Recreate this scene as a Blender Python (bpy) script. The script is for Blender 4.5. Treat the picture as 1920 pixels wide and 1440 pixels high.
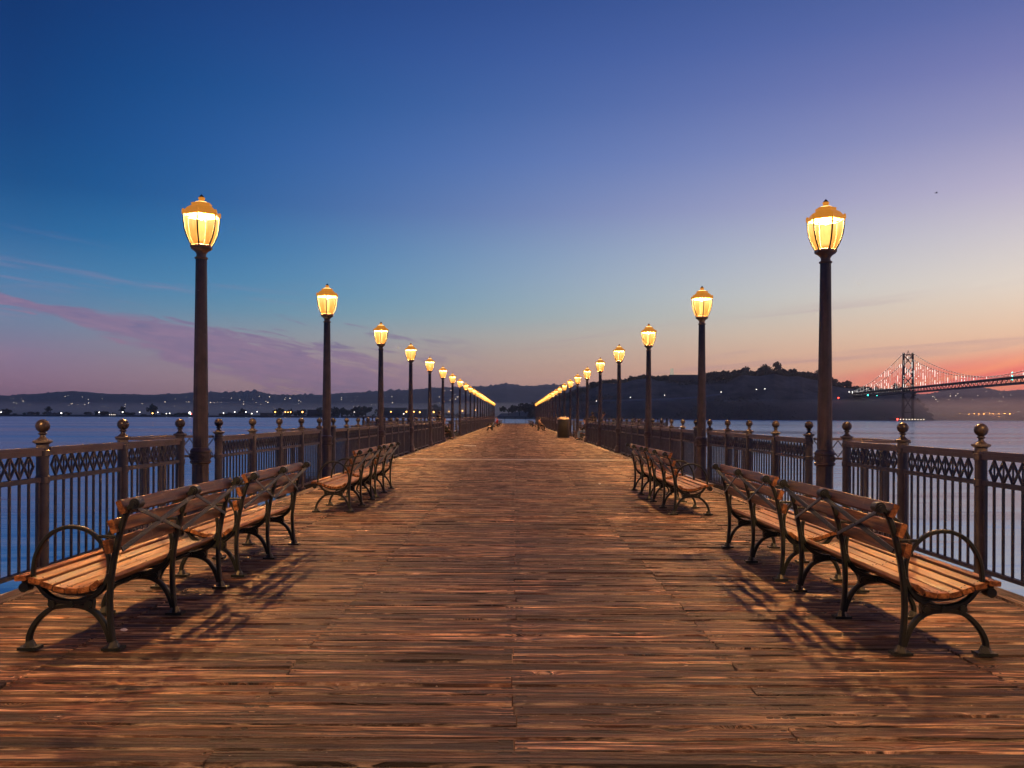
import bpy, math, random
from math import pi, sin, cos, radians as R
from mathutils import Vector, Matrix, noise
random.seed(7)
for o in list(bpy.data.objects): bpy.data.objects.remove(o)
SC = bpy.context.scene
COL = SC.collection

# ------------------------------------------------------------------ camera
H = 1.35
cam_d = bpy.data.cameras.new('camera'); cam = bpy.data.objects.new('camera', cam_d); COL.objects.link(cam)
cam.location = (0, 0, H); cam.rotation_euler = (R(90), -R(0.25), 0)
cam_d.sensor_width = 36; cam_d.lens = 30.0
cam_d.shift_x = -6/1920; cam_d.shift_y = 62/1920
cam_d.clip_start = 0.05; cam_d.clip_end = 60000
SC.camera = cam

# ------------------------------------------------------------------ colour helpers
def s2l(c):
    c = c/255.0
    return c/12.92 if c <= 0.04045 else ((c+0.055)/1.055)**2.4
def S(r, g, b, k=1.0): return (s2l(r)*k, s2l(g)*k, s2l(b)*k, 1.0)

# ------------------------------------------------------------------ world: dusk sky
W = bpy.data.worlds.new('World'); SC.world = W; W.use_nodes = True
nt = W.node_tree; nt.nodes.clear()
def wn(t, **k):
    n = nt.nodes.new(t)
    for a, b in k.items(): setattr(n, a, b)
    return n
def wmath(op, a, b=None, clamp=False):
    n = wn('ShaderNodeMath', operation=op, use_clamp=clamp)
    for i, v in enumerate((a, b)):
        if v is None: continue
        if isinstance(v, (int, float)): n.inputs[i].default_value = v
        else: nt.links.new(v, n.inputs[i])
    return n.outputs[0]
def wramp(fac, stops, interp='LINEAR'):
    n = wn('ShaderNodeValToRGB'); cr = n.color_ramp; cr.interpolation = interp
    while len(cr.elements) < len(stops): cr.elements.new(0.5)
    for i, (p, c) in enumerate(stops):
        cr.elements[i].position = p; cr.elements[i].color = c
    nt.links.new(fac, n.inputs[0]); return n.outputs[0]
def wmix(fac, a, b, bt='MIX'):
    n = wn('ShaderNodeMix', data_type='RGBA', blend_type=bt)
    for s, v in ((n.inputs[0], fac), (n.inputs[6], a), (n.inputs[7], b)):
        if isinstance(v, (int, float)): s.default_value = v
        elif isinstance(v, tuple): s.default_value = v
        else: nt.links.new(v, s)
    return n.outputs[2]
tc = wn('ShaderNodeTexCoord'); sep = wn('ShaderNodeSeparateXYZ'); nt.links.new(tc.outputs['Generated'], sep.inputs[0])
X, Y, Z = sep.outputs
hor = wmath('SQRT', wmath('ADD', wmath('MULTIPLY', X, X), wmath('MULTIPLY', Y, Y)))
az = wmath('ARCTAN2', X, Y)
el = wmath('ARCTAN2', Z, hor)                       # radians
glow = wmath('COSINE', wmath('SUBTRACT', az, R(60)))
ev = wmath('MULTIPLY', el, 1.0, True)               # elevation as 0..1
def rows(lst): return [(math.atan((782-y)/1600), S(*c)) for y, c in lst]
DARK = [(0.85, S(38, 48, 100)), (1.0, S(26, 34, 80))]
L_ = rows([(780, (158, 112, 128)), (740, (158, 118, 138)), (690, (142, 122, 148)), (630, (114, 130, 158)), (560, (74, 123, 166)), (480, (38, 98, 151)),
           (400, (18, 77, 133)), (300, (12, 64, 122)), (200, (10, 56, 114)), (100, (8, 49, 105)), (0, (7, 42, 95))]) + DARK
C_ = rows([(780, (205, 152, 132)), (720, (198, 154, 138)), (680, (186, 158, 144)), (640, (176, 168, 160)), (590, (146, 168, 176)), (540, (120, 161, 184)),
           (470, (108, 147, 182)), (400, (96, 127, 175)), (300, (84, 112, 170)), (200, (66, 97, 158)), (100, (54, 85, 149)), (0, (44, 74, 137))]) + DARK
R_ = rows([(780, (246, 158, 118)), (720, (244, 168, 128)), (670, (238, 184, 150)), (620, (230, 200, 172)), (560, (222, 210, 197)), (500, (205, 199, 200)),
           (400, (174, 168, 194)), (300, (139, 140, 181)), (200, (112, 117, 170)), (100, (88, 101, 159)), (0, (70, 89, 147))]) + DARK
L_.sort(key=lambda t: t[0]); C_.sort(key=lambda t: t[0]); R_.sort(key=lambda t: t[0])
def samp(tab, p):
    if p <= tab[0][0]: return tab[0][1]
    for (a, ca), (b, cb) in zip(tab[:-1], tab[1:]):
        if a <= p <= b:
            t = (p-a)/(b-a); return tuple(ca[i]+(cb[i]-ca[i])*t for i in range(4))
    return tab[-1][1]
SKYK = 0.90
EL = [math.atan((782-y)/1600) for y in (781, 760, 740, 715, 690, 660, 630, 595, 560, 520, 480, 440, 400, 350, 300, 250, 200, 150, 100, 50, 0)]+[0.62, 0.85, 1.0]
QL, QQ, QR = [], [], []
for p in EL:
    a, c, r = samp(L_, p), samp(C_, p), samp(R_, p); t = 0.575
    q = tuple(max(0.0, (c[i]-(1-t)**2*a[i]-t*t*r[i])/(2*t*(1-t)))*SKYK for i in range(3))+(1,)
    QL.append((p, tuple(v*SKYK for v in a[:3])+(1,))); QQ.append((p, q)); QR.append((p, tuple(v*SKYK for v in r[:3])+(1,)))
cl, cc, cr_ = wramp(ev, QL), wramp(ev, QQ), wramp(ev, QR)
tb_ = wmath('DIVIDE', glow, 0.87, True)                # quadratic blend left > middle > right, no seam
tb_ = wmath('MULTIPLY', tb_, 1.0)
base = wmix(tb_, wmix(tb_, cl, cc), wmix(tb_, cc, cr_))
# low wispy cloud, drawn in (azimuth, elevation)
def cloud(scale_az, scale_el, seed, detail, skew=0.0, lo=0.5, hi=0.7, rough=0.55, dist=0.6):
    cmb = wn('ShaderNodeCombineXYZ')
    nt.links.new(wmath('MULTIPLY', az, scale_az), cmb.inputs[0])
    nt.links.new(wmath('MULTIPLY', wmath('ADD', el, wmath('MULTIPLY', az, skew)), scale_el), cmb.inputs[1])
    cmb.inputs[2].default_value = seed
    n = wn('ShaderNodeTexNoise'); n.inputs['Scale'].default_value = 1.0; n.inputs['Detail'].default_value = detail
    n.inputs['Roughness'].default_value = rough; n.inputs['Distortion'].default_value = dist
    nt.links.new(cmb.outputs[0], n.inputs['Vector'])
    mr = wn('ShaderNodeMapRange', interpolation_type='SMOOTHSTEP')
    mr.inputs[1].default_value = lo; mr.inputs[2].default_value = hi
    nt.links.new(n.outputs[0], mr.inputs[0]); return mr.outputs[0]
def band(v, a, b, c, d):
    m1 = wn('ShaderNodeMapRange', interpolation_type='SMOOTHSTEP'); m1.inputs[1].default_value = a; m1.inputs[2].default_value = b
    m2 = wn('ShaderNodeMapRange', interpolation_type='SMOOTHSTEP'); m2.inputs[1].default_value = c; m2.inputs[2].default_value = d
    m2.inputs[3].default_value = 1; m2.inputs[4].default_value = 0
    nt.links.new(v, m1.inputs[0]); nt.links.new(v, m2.inputs[0])
    return wmath('MULTIPLY', m1.outputs[0], m2.outputs[0])
mauve = S(142, 108, 142)
skel = wmath('ADD', el, wmath('MULTIPLY', az, 0.20))   # cloud belt slants down to the right and widens
def rawn(sa, se, seed, det, skew, dist=0.8):
    cmb = wn('ShaderNodeCombineXYZ'); nt.links.new(wmath('MULTIPLY', az, sa), cmb.inputs[0])
    nt.links.new(wmath('MULTIPLY', wmath('ADD', el, wmath('MULTIPLY', az, skew)), se), cmb.inputs[1]); cmb.inputs[2].default_value = seed
    n = wn('ShaderNodeTexNoise'); n.inputs['Scale'].default_value = 1.0; n.inputs['Detail'].default_value = det
    n.inputs['Roughness'].default_value = 0.6; n.inputs['Distortion'].default_value = dist
    nt.links.new(cmb.outputs[0], n.inputs['Vector']); return n.outputs[0]
n1 = wmath('SUBTRACT', rawn(4.5, 34, 3.3, 6, 0.20), 0.5); n2 = wmath('SUBTRACT', rawn(18, 130, 7.7, 8, 0.15, 1.3), 0.5)
thick = wmath('MAXIMUM', wmath('ADD', 0.005, wmath('MULTIPLY', wmath('ADD', az, 0.50), 0.12)), 0.006)
sc_ = wmath('DIVIDE', wmath('SUBTRACT', skel, 0.006), thick)
sc_ = wmath('ADD', sc_, wmath('ADD', wmath('MULTIPLY', n1, 3.0), wmath('MULTIPLY', n2, 3.0)))
cmask = band(wmath('ABSOLUTE', sc_), -2.0, -1.0, 0.50, 1.15)
cmask = wmath('MULTIPLY', cmask, band(az, -1.6, -1.1, -0.20, 0.0))
cmask = wmath('MULTIPLY', cmask, band(el, -0.1, -0.05, 0.15, 0.19))
wisp = wmath('MULTIPLY', cloud(5.0, 75, 8.1, 6, 0.10, 0.52, 0.70), band(skel, -0.06, -0.01, 0.05, 0.10))
wisp = wmath('MULTIPLY', wisp, band(az, -1.6, -1.1, 0.0, 0.12))
ccol = wmix(wmath('ADD', wmath('MULTIPLY', n2, 1.2), 0.36, True), S(100, 92, 132), S(172, 126, 146))
base = wmix(wmath('MULTIPLY', wisp, 0.28), base, S(160, 122, 148))
base = wmix(wmath('MULTIPLY', cmask, 0.78), base, ccol)
# scattered thin streaks everywhere low down
c3 = wmath('MULTIPLY', cloud(2.2, 48, 14.0, 5, -0.10, 0.55, 0.72), band(el, 0.0, 0.02, 0.09, 0.16))
base = wmix(wmath('MULTIPLY', c3, 0.40), base, S(150, 118, 140))
# red dawn bank low on the right
red = wmath('MULTIPLY', band(wmath('SUBTRACT', el, wmath('MULTIPLY', wmath('SUBTRACT', az, 0.42), 0.10)), -0.05, 0.0, 0.036, 0.066), band(az, 0.30, 0.43, 1.3, 2.0))
c4 = cloud(3.0, 40, 5.0, 5, -0.22, 0.40, 0.62)
redc = wmix(c4, S(255, 140, 98), S(242, 100, 92))
base = wmix(wmath('MULTIPLY', red, 0.92), base, redc)
nish = wn('ShaderNodeTexSky', sky_type='NISHITA', sun_disc=False)
nish.sun_elevation = R(1.0); nish.sun_rotation = R(60)
down = wmath('LESS_THAN', el, -0.02)
base = wmix(wmath('MULTIPLY', down, 0.75), base, (0.01, 0.013, 0.02, 1))
bg1 = wn('ShaderNodeBackground'); nt.links.new(base, bg1.inputs[0]); bg1.inputs[1].default_value = 1.0
bg2 = wn('ShaderNodeBackground'); nt.links.new(nish.outputs[0], bg2.inputs[0]); bg2.inputs[1].default_value = 0.006
add = wn('ShaderNodeAddShader'); nt.links.new(bg1.outputs[0], add.inputs[0]); nt.links.new(bg2.outputs[0], add.inputs[1])
out = wn('ShaderNodeOutputWorld'); nt.links.new(add.outputs[0], out.inputs[0])

# the sun has not risen: only a breath of warm light from the dawn side
sd = bpy.data.lights.new('sun', 'SUN'); sun = bpy.data.objects.new('sun', sd); COL.objects.link(sun)
sd.energy = 0.04; sd.angle = R(12); sd.color = (1, 0.6, 0.45)
sun.rotation_euler = (R(88), 0, R(180-60)); sun.location = (0, 0, 30)

SC.view_settings.view_transform = 'Standard'; SC.view_settings.look = 'None'
SC.view_settings.gamma = 1.0; SC.view_settings.exposure = 0.32; SC.view_settings.use_curve_mapping = False
LAMP_W = 2500.0
LAMP_COL = (1.0, 0.60, 0.30)
HAZE_D, MIST_D = 5.0e-5, 8.0e-4

# ------------------------------------------------------------------ materials
def newmat(name):
    m = bpy.data.materials.new(name); m.use_nodes = True
    m.node_tree.nodes.clear(); return m
class NT:
    def __init__(s, m): s.t = m.node_tree
    def n(s, typ, ins=None, **k):
        n = s.t.nodes.new(typ)
        for a, b in k.items(): setattr(n, a, b)
        if ins:
            for key, v in ins.items():
                sock = n.inputs[key]
                if hasattr(v, 'is_linked') or isinstance(v, bpy.types.NodeSocket): s.t.links.new(v, sock)
                else: sock.default_value = v
        return n
    def math(s, op, a, b=0.0, clamp=False):
        return s.n('ShaderNodeMath', {0: a, 1: b}, operation=op, use_clamp=clamp).outputs[0]
    def ramp(s, f, stops):
        n = s.n('ShaderNodeValToRGB', {0: f}); cr = n.color_ramp
        while len(cr.elements) < len(stops): cr.elements.new(0.5)
        for i, (p, c) in enumerate(stops):
            cr.elements[i].position = p; cr.elements[i].color = c
        return n.outputs[0]
    def mix(s, f, a, b, bt='MIX'):
        return s.n('ShaderNodeMix', {0: f, 6: a, 7: b}, data_type='RGBA', blend_type=bt).outputs[2]
    def mr(s, v, a, b, c=0.0, d=1.0, smooth=True):
        return s.n('ShaderNodeMapRange', {0: v, 1: a, 2: b, 3: c, 4: d}, interpolation_type='SMOOTHSTEP' if smooth else 'LINEAR').outputs[0]
    def noise(s, vec, scale, detail=4, rough=0.55, dist=0.0):
        return s.n('ShaderNodeTexNoise', {'Vector': vec, 'Scale': scale, 'Detail': detail, 'Roughness': rough, 'Distortion': dist}).outputs[0]
    def out(s, sh, vol=None):
        o = s.n('ShaderNodeOutputMaterial')
        if sh: s.t.links.new(sh, o.inputs[0])
        if vol: s.t.links.new(vol, o.inputs[1])

def paint(name, col, rough=0.45, var=0.35, scale=9, chips=None, bump=0.0006, metallic=0.0):
    m = newmat(name); N = NT(m)
    geo = N.n('ShaderNodeNewGeometry'); P = geo.outputs['Position']
    a = N.noise(P, scale, 5); b = N.noise(P, scale*7, 3)
    dk = tuple(c*(1-var) for c in col[:3])+(1,); lt = tuple(min(1, c*(1+var)) for c in col[:3])+(1,)
    c = N.ramp(a, [(0.3, dk), (0.55, col), (0.75, lt)])
    if chips:
        ch = N.mr(N.noise(P, 14, 6, 0.7, 0.4), 0.655, 0.68)
        c = N.mix(ch, c, chips)
    rg = N.mr(b, 0.3, 0.7, rough-0.1, rough+0.15, False)
    bp = N.n('ShaderNodeBump', {'Height': b, 'Distance': bump, 'Strength': 0.6})
    p = N.n('ShaderNodeBsdfPrincipled', {'Base Color': c, 'Roughness': rg, 'Metallic': metallic, 'Normal': bp.outputs[0]})
    N.out(p.outputs[0]); return m
def emit(name, col, st):
    m = newmat(name); N = NT(m)
    N.out(N.n('ShaderNodeEmission', {0: col, 1: st}).outputs[0]); return m
M = {}
M['rail'] = paint('rail_paint', (0.085, 0.076, 0.075, 1), 0.52, 0.3, 7, (0.20, 0.17, 0.15, 1))
M['pole'] = paint('pole_paint', (0.075, 0.052, 0.046, 1), 0.45, 0.4, 6, (0.22, 0.17, 0.15, 1))
M['iron'] = paint('bench_iron', (0.0045, 0.0085, 0.0085, 1), 0.42, 0.4, 12, (0.07, 0.06, 0.045, 1))
M['finial'] = paint('finial_paint', (0.040, 0.032, 0.030, 1), 0.34, 0.3, 9)
M['cap'] = paint('handrail_paint', (0.15, 0.118, 0.105, 1), 0.36, 0.3, 5, (0.30, 0.20, 0.14, 1))
M['steel'] = paint('galvanised_strip', (0.50, 0.46, 0.43, 1), 0.35, 0.25, 9)
M['bin'] = paint('bin_paint', (0.035, 0.032, 0.022, 1), 0.45, 0.3, 4)
M['bin_rim'] = paint('bin_rim', (0.40, 0.32, 0.20, 1), 0.4, 0.2, 4)
M['bridge'] = paint('bridge_steel', (0.020, 0.016, 0.020, 1), 0.6, 0.2, 0.02)
M['hill_light'] = emit('hillside_window_light', (1.0, 0.80, 0.58, 1), 3.5)
M['port_o'] = emit('port_lamp', (1.0, 0.42, 0.10, 1), 60)
M['white'] = paint('white_paint', (0.7, 0.7, 0.7, 1), 0.5, 0.1, 2)
M['paper'] = paint('paper', (0.75, 0.75, 0.78, 1), 0.6, 0.1, 20)
M['blue'] = paint('blue_plastic', (0.18, 0.35, 0.75, 1), 0.3, 0.1, 5)
M['concrete'] = paint('concrete', (0.22, 0.21, 0.20, 1), 0.8, 0.3, 0.3)
M['dim_wall'] = paint('far_wall', (0.10, 0.09, 0.095, 1), 0.8, 0.3, 0.05)
M['far_window'] = paint('far_window', (0.02, 0.02, 0.025, 1), 0.4, 0.2, 0.05)
M['underdeck'] = paint('dark_timber', (0.018, 0.013, 0.011, 1), 0.8, 0.3, 2)
M['skin'] = paint('skin', (0.42, 0.24, 0.16, 1), 0.5, 0.05, 3)
M['hair'] = paint('hair', (0.02, 0.014, 0.01, 1), 0.6, 0.1, 3)
M['black_cloth'] = paint('black_cloth', (0.014, 0.014, 0.016, 1), 0.85, 0.2, 9)
M['red_cloth'] = paint('red_cloth', (0.45, 0.03, 0.03, 1), 0.85, 0.2, 9)
M['jeans'] = paint('jeans', (0.10, 0.16, 0.28, 1), 0.85, 0.2, 9)
M['tan_cloth'] = paint('tan_cloth', (0.30, 0.19, 0.12, 1), 0.85, 0.2, 9)
M['w_light'] = emit('white_bulb', (1.0, 0.93, 0.80, 1), 6)
M['o_light'] = emit('orange_bulb', (1.0, 0.45, 0.10, 1), 10)
M['r_light'] = emit('red_bulb', (1.0, 0.06, 0.04, 1), 7)
M['g_light'] = emit('green_bulb', (0.05, 0.85, 0.70, 1), 5)
M['house_light'] = emit('house_window_light', (1.0, 0.85, 0.72, 1), 1.3)
M['led'] = emit('suspender_led', (1.0, 0.95, 0.86, 1), 2.2)
M['led_dim'] = emit('suspender_led_dim', (1.0, 0.86, 0.76, 1), 0.9)
M['bulb'] = emit('lantern_bulb', (1.0, 0.80, 0.50, 1), 16)

def glass_mat():
    m = newmat('lantern_glass'); N = NT(m)
    tco = N.n('ShaderNodeTexCoord'); sp = N.n('ShaderNodeSeparateXYZ', {0: tco.outputs['Object']})
    z = sp.outputs[2]
    k = N.mr(z, 3.50, 3.86, 0.0, 1.0, False)
    col = N.ramp(k, [(0.0, (1.0, 0.34, 0.04, 1)), (0.5, (1.0, 0.45, 0.09, 1)), (1.0, (1.0, 0.62, 0.22, 1))])
    nz = N.noise(N.n('ShaderNodeMapping', {0: tco.outputs['Object'], 3: (40, 40, 3)}).outputs[0], 1.0, 3)
    st = N.math('MULTIPLY', N.mr(k, 0.0, 1.0, 0.95, 1.7, False), N.mr(nz, 0.3, 0.7, 0.8, 1.25, False))
    em = N.n('ShaderNodeEmission', {0: col, 1: st})
    tr = N.n('ShaderNodeBsdfTransparent', {0: (1.0, 0.80, 0.50, 1)})
    mx = N.n('ShaderNodeMixShader', {0: 0.5, 1: tr.outputs[0], 2: em.outputs[0]})
    N.out(mx.outputs[0]); return m
M['glass'] = glass_mat()
def chimney_mat():
    m = newmat('refractor_glass'); N = NT(m)
    em = N.n('ShaderNodeEmission', {0: (1.0, 0.66, 0.30, 1), 1: 2.2})
    tr = N.n('ShaderNodeBsdfTransparent')
    N.out(N.n('ShaderNodeMixShader', {0: 0.45, 1: tr.outputs[0], 2: em.outputs[0]}).outputs[0]); return m
M['chimney'] = chimney_mat()
def hood_mat():     # opaque hood paint with emission added to imitate the lantern's glare
    m = newmat('hood_added_glow'); N = NT(m)
    geo = N.n('ShaderNodeNewGeometry'); a = N.noise(geo.outputs['Position'], 8, 4)
    c = N.ramp(a, [(0.3, (0.32, 0.15, 0.03, 1)), (0.7, (0.46, 0.24, 0.06, 1))])
    p = N.n('ShaderNodeBsdfPrincipled', {'Base Color': c, 'Roughness': 0.4, 'Emission Color': (1.0, 0.35, 0.025, 1), 'Emission Strength': 0.40})
    N.out(p.outputs[0]); return m
M['hood'] = hood_mat()
M['hood_bright'] = emit('lit_vent', (1.0, 0.55, 0.18, 1), 2.6)
M['rib'] = paint('rib_paint', (0.0012, 0.0006, 0.0003, 1), 0.8, 0.1, 8)
M['warm_metal'] = paint('neck_paint', (0.26, 0.14, 0.07, 1), 0.4, 0.2, 8)

def deck_mat():
    m = newmat('weathered_decking'); N = NT(m)
    uv = N.n('ShaderNodeUVMap'); sp = N.n('ShaderNodeSeparateXYZ', {0: uv.outputs[0]})
    x, v = sp.outputs[0], sp.outputs[1]                # metres along, metres across
    rn = N.n('ShaderNodeAttribute', attribute_name='rnd').outputs['Fac']
    r2 = N.math('FRACT', N.math('MULTIPLY', rn, 17.13)); r3 = N.math('FRACT', N.math('MULTIPLY', rn, 53.7))
    off = N.math('MULTIPLY', rn, 91.0)
    # knots
    kv = N.n('ShaderNodeCombineXYZ', {0: N.math('ADD', N.math('MULTIPLY', x, 2.1), off), 1: N.math('MULTIPLY', v, 5.5), 2: N.math('MULTIPLY', off, 3.7)})
    vo = N.n('ShaderNodeTexVoronoi', {'Vector': kv.outputs[0], 'Scale': 1.0}, feature='F1', voronoi_dimensions='3D')
    kd = vo.outputs['Distance']
    kmask = N.mr(kd, 0.40, 0.0)
    kcore = N.mr(kd, 0.15, 0.09)
    bend = N.math('MULTIPLY', N.math('MULTIPLY', kmask, kmask), 0.055)
    vv = N.math('ADD', v, bend)
    wob = N.math('MULTIPLY', N.math('SUBTRACT', N.noise(N.n('ShaderNodeCombineXYZ', {0: N.math('MULTIPLY', x, 1.1), 1: N.math('MULTIPLY', v, 3), 2: off}).outputs[0], 1.0, 3), 0.5), 0.035)
    vv = N.math('ADD', vv, wob)
    def streak(fx, fv, z, det, ro=0.6):
        c = N.n('ShaderNodeCombineXYZ', {0: N.math('MULTIPLY', x, fx), 1: N.math('MULTIPLY', vv, fv), 2: N.math('ADD', off, z)})
        return N.noise(c.outputs[0], 1.0, det, ro)
    g1 = streak(1.4, 28, 0, 5, 0.62)          # broad bands
    g2 = streak(3.4, 110, 5, 5, 0.7)         # grain
    g3 = streak(7.0, 420, 9, 3)         # fibre
    g4 = streak(0.7, 14, 21, 3)         # rot / wear
    ridge = N.math('ADD', N.math('MULTIPLY', g1, 0.60), N.math('ADD', N.math('MULTIPLY', g2, 0.30), N.math('MULTIPLY', g3, 0.10)))
    ridge = N.math('ADD', N.math('MULTIPLY', N.math('SUBTRACT', ridge, 0.5), 2.15), 0.5)
    crack = N.mr(streak(1.3, 42, 33, 3, 0.5), 0.59, 0.65)
    col = N.ramp(ridge, [(0.36, (0.008, 0.004, 0.003, 1)), (0.44, (0.042, 0.019, 0.013, 1)), (0.51, (0.080, 0.038, 0.027, 1)), (0.57, (0.140, 0.080, 0.052, 1)), (0.63, (0.30, 0.205, 0.145, 1)), (0.70, (0.62, 0.50, 0.39, 1))])
    tone = N.ramp(r2, [(0.0, (0.34, 0.29, 0.31, 1)), (0.25, (0.62, 0.52, 0.50, 1)), (0.5, (1.0, 0.87, 0.80, 1)), (0.75, (1.40, 1.14, 0.96, 1)), (1.0, (2.1, 1.85, 1.70, 1))])
    col = N.mix(1.0, col, tone, 'MULTIPLY')
    wear = N.mr(g4, 0.42, 0.64, 0.0, 1.0)
    col = N.mix(N.math('MULTIPLY', wear, 0.30), col, N.mix(r3, (0.085, 0.050, 0.042, 1), (0.13, 0.062, 0.034, 1)))
    geo = N.n('ShaderNodeNewGeometry')
    big = N.noise(geo.outputs['Position'], 0.55, 4)
    col = N.mix(1.0, col, N.ramp(big, [(0.32, (0.74, 0.71, 0.73, 1)), (0.68, (1.34, 1.27, 1.20, 1))]), 'MULTIPLY')
    spot = N.mr(N.noise(geo.outputs['Position'], 3.1, 6, 0.7, 0.6), 0.60, 0.70)
    col = N.mix(N.math('MULTIPLY', spot, 0.55), col, (0.030, 0.018, 0.014, 1))
    fleck = N.mr(N.noise(N.n('ShaderNodeMapping', {0: geo.outputs['Position'], 3: (14, 45, 14)}).outputs[0], 1.0, 3, 0.6), 0.70, 0.735)
    col = N.mix(N.math('MULTIPLY', fleck, 0.8), col, (0.62, 0.50, 0.42, 1))
    edge_light = N.mr(N.math('ABSOLUTE', N.math('SUBTRACT', v, 0.07)), 0.049, 0.062)
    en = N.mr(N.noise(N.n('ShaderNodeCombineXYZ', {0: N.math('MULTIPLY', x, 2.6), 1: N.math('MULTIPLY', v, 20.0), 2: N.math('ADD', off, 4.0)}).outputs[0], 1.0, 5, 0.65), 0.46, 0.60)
    col = N.mix(N.math('MULTIPLY', N.math('MULTIPLY', edge_light, en), 0.80), col, (0.62, 0.48, 0.37, 1))  # pale worn arrises, with light caught along the edges painted in too
    rings = N.math('SINE', N.math('MULTIPLY', kd, 150.0))
    col = N.mix(N.math('MULTIPLY', kcore, 0.75), col, N.mix(N.mr(rings, -0.6, 0.8), (0.035, 0.016, 0.010, 1), (0.34, 0.19, 0.11, 1)))
    col = N.mix(crack, col, (0.010, 0.006, 0.005, 1))
    # nail holes over the joists
    ax = N.math('ABSOLUTE', x)
    dn = None
    for jx in (0.035, 1.17, 1.24, 2.52, 2.59, 3.60):
        d = N.math('ABSOLUTE', N.math('SUBTRACT', ax, jx))
        dn = d if dn is None else N.math('MINIMUM', dn, d)
    jit = N.math('MULTIPLY', N.math('SUBTRACT', r3, 0.5), 0.012)
    dv = N.math('ABSOLUTE', N.math('SUBTRACT', N.math('ABSOLUTE', N.math('SUBTRACT', N.math('ADD', v, jit), 0.07)), 0.036))
    nd = N.math('SQRT', N.math('ADD', N.math('POWER', N.math('MULTIPLY', N.math('ADD', dn, N.math('MULTIPLY', jit, 3.0)), N.math('ADD', 0.38, N.math('MULTIPLY', r2, 0.3))), 2.0), N.math('POWER', dv, 2.0)))
    nail = N.mr(nd, 0.0115, 0.0075)
    col = N.mix(N.math('MULTIPLY', nail, 0.92), col, (0.012, 0.008, 0.007, 1))
    hgt = N.math('SUBTRACT', N.math('ADD', ridge, N.math('MULTIPLY', kcore, N.math('MULTIPLY', rings, 0.05))), N.math('MULTIPLY', N.math('ADD', crack, nail), 0.35))
    hgt = N.math('ADD', hgt, N.math('MULTIPLY', kmask, 0.30))
    hgt = N.math('ADD', hgt, N.math('MULTIPLY', N.noise(geo.outputs['Position'], 30, 4), 0.12))
    bp = N.n('ShaderNodeBump', {'Height': hgt, 'Distance': 0.055, 'Strength': 1.0})
    rg = N.mr(g2, 0.3, 0.7, 0.42, 0.72, False)
    p = N.n('ShaderNodeBsdfPrincipled', {'Base Color': col, 'Roughness': rg, 'Normal': bp.outputs[0], 'Specular IOR Level': 0.55})
    N.out(p.outputs[0]); return m
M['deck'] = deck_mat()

def slat_mat():
    m = newmat('varnished_slat'); N = NT(m)
    tco = N.n('ShaderNodeTexCoord'); oi = N.n('ShaderNodeObjectInfo')
    mp = N.n('ShaderNodeMapping', {0: tco.outputs['Object'], 3: (34, 1.6, 34)})
    sh = N.n('ShaderNodeVectorMath', {0: mp.outputs[0], 1: N.n('ShaderNodeCombineXYZ', {2: N.math('MULTIPLY', oi.outputs['Random'], 60.0)}).outputs[0]}, operation='ADD')
    g = N.noise(sh.outputs[0], 1.0, 5, 0.65, 0.5)
    col = N.ramp(g, [(0.36, (0.055, 0.020, 0.008, 1)), (0.5, (0.165, 0.066, 0.023, 1)), (0.64, (0.31, 0.15, 0.055, 1))])
    col = N.mix(1.0, col, N.ramp(oi.outputs['Random'], [(0.0, (0.72, 0.66, 0.62, 1)), (1.0, (1.25, 1.18, 1.1, 1))]), 'MULTIPLY')
    w = N.mr(N.noise(tco.outputs['Object'], 9, 5, 0.7), 0.56, 0.70)
    col = N.mix(N.math('MULTIPLY', w, 0.45), col, (0.28, 0.19, 0.11, 1))
    bp = N.n('ShaderNodeBump', {'Height': N.math('ADD', g, N.math('MULTIPLY', N.noise(tco.outputs['Object'], 130, 3), 0.5)), 'Distance': 0.002, 'Strength': 0.8})
    N.out(N.n('ShaderNodeBsdfPrincipled', {'Base Color': col, 'Roughness': N.mr(g, 0.3, 0.7, 0.42, 0.62, False), 'Specular IOR Level': 0.35, 'Normal': bp.outputs[0]}).outputs[0]); return m
M['slat'] = slat_mat()

def water_mat():
    m = newmat('bay_water'); N = NT(m)
    geo = N.n('ShaderNodeNewGeometry'); P = geo.outputs['Position']
    def w(sx, sy, sc, det, d=0.3): return N.noise(N.n('ShaderNodeMapping', {0: P, 3: (sx, sy, 1)}).outputs[0], sc, det, 0.55, d)
    a = w(0.30, 1.0, 1.3, 4); b = w(0.35, 1.0, 0.22, 3); c = w(0.10, 1.0, 0.035, 3)
    calm = N.mr(w(0.12, 1.0, 0.02, 3), 0.35, 0.65, 0.45, 1.0)
    h = N.math('ADD', N.math('MULTIPLY', a, 0.10), N.math('ADD', N.math('MULTIPLY', b, 0.55), N.math('MULTIPLY', c, 1.6)))
    h = N.math('MULTIPLY', h, calm)
    px = N.n('ShaderNodeSeparateXYZ', {0: P}).outputs[0]          # wind comes over the open left side; the right is calmer
    h = N.math('MULTIPLY', h, N.mr(px, -120.0, 160.0, 1.25, 0.40))
    bp = N.n('ShaderNodeBump', {'Height': h, 'Distance': 0.42, 'Strength': 1.0})
    rg = N.mr(calm, 0.4, 1.0, 0.12, 0.22, False)
    p = N.n('ShaderNodeBsdfPrincipled', {'Base Color': (0.09, 0.42, 0.78, 1), 'Roughness': rg, 'IOR': 8.0, 'Specular Tint': (0.80, 0.92, 1.0, 1), 'Normal': bp.outputs[0]})
    N.out(p.outputs[0]); return m
M['water'] = water_mat()
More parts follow.
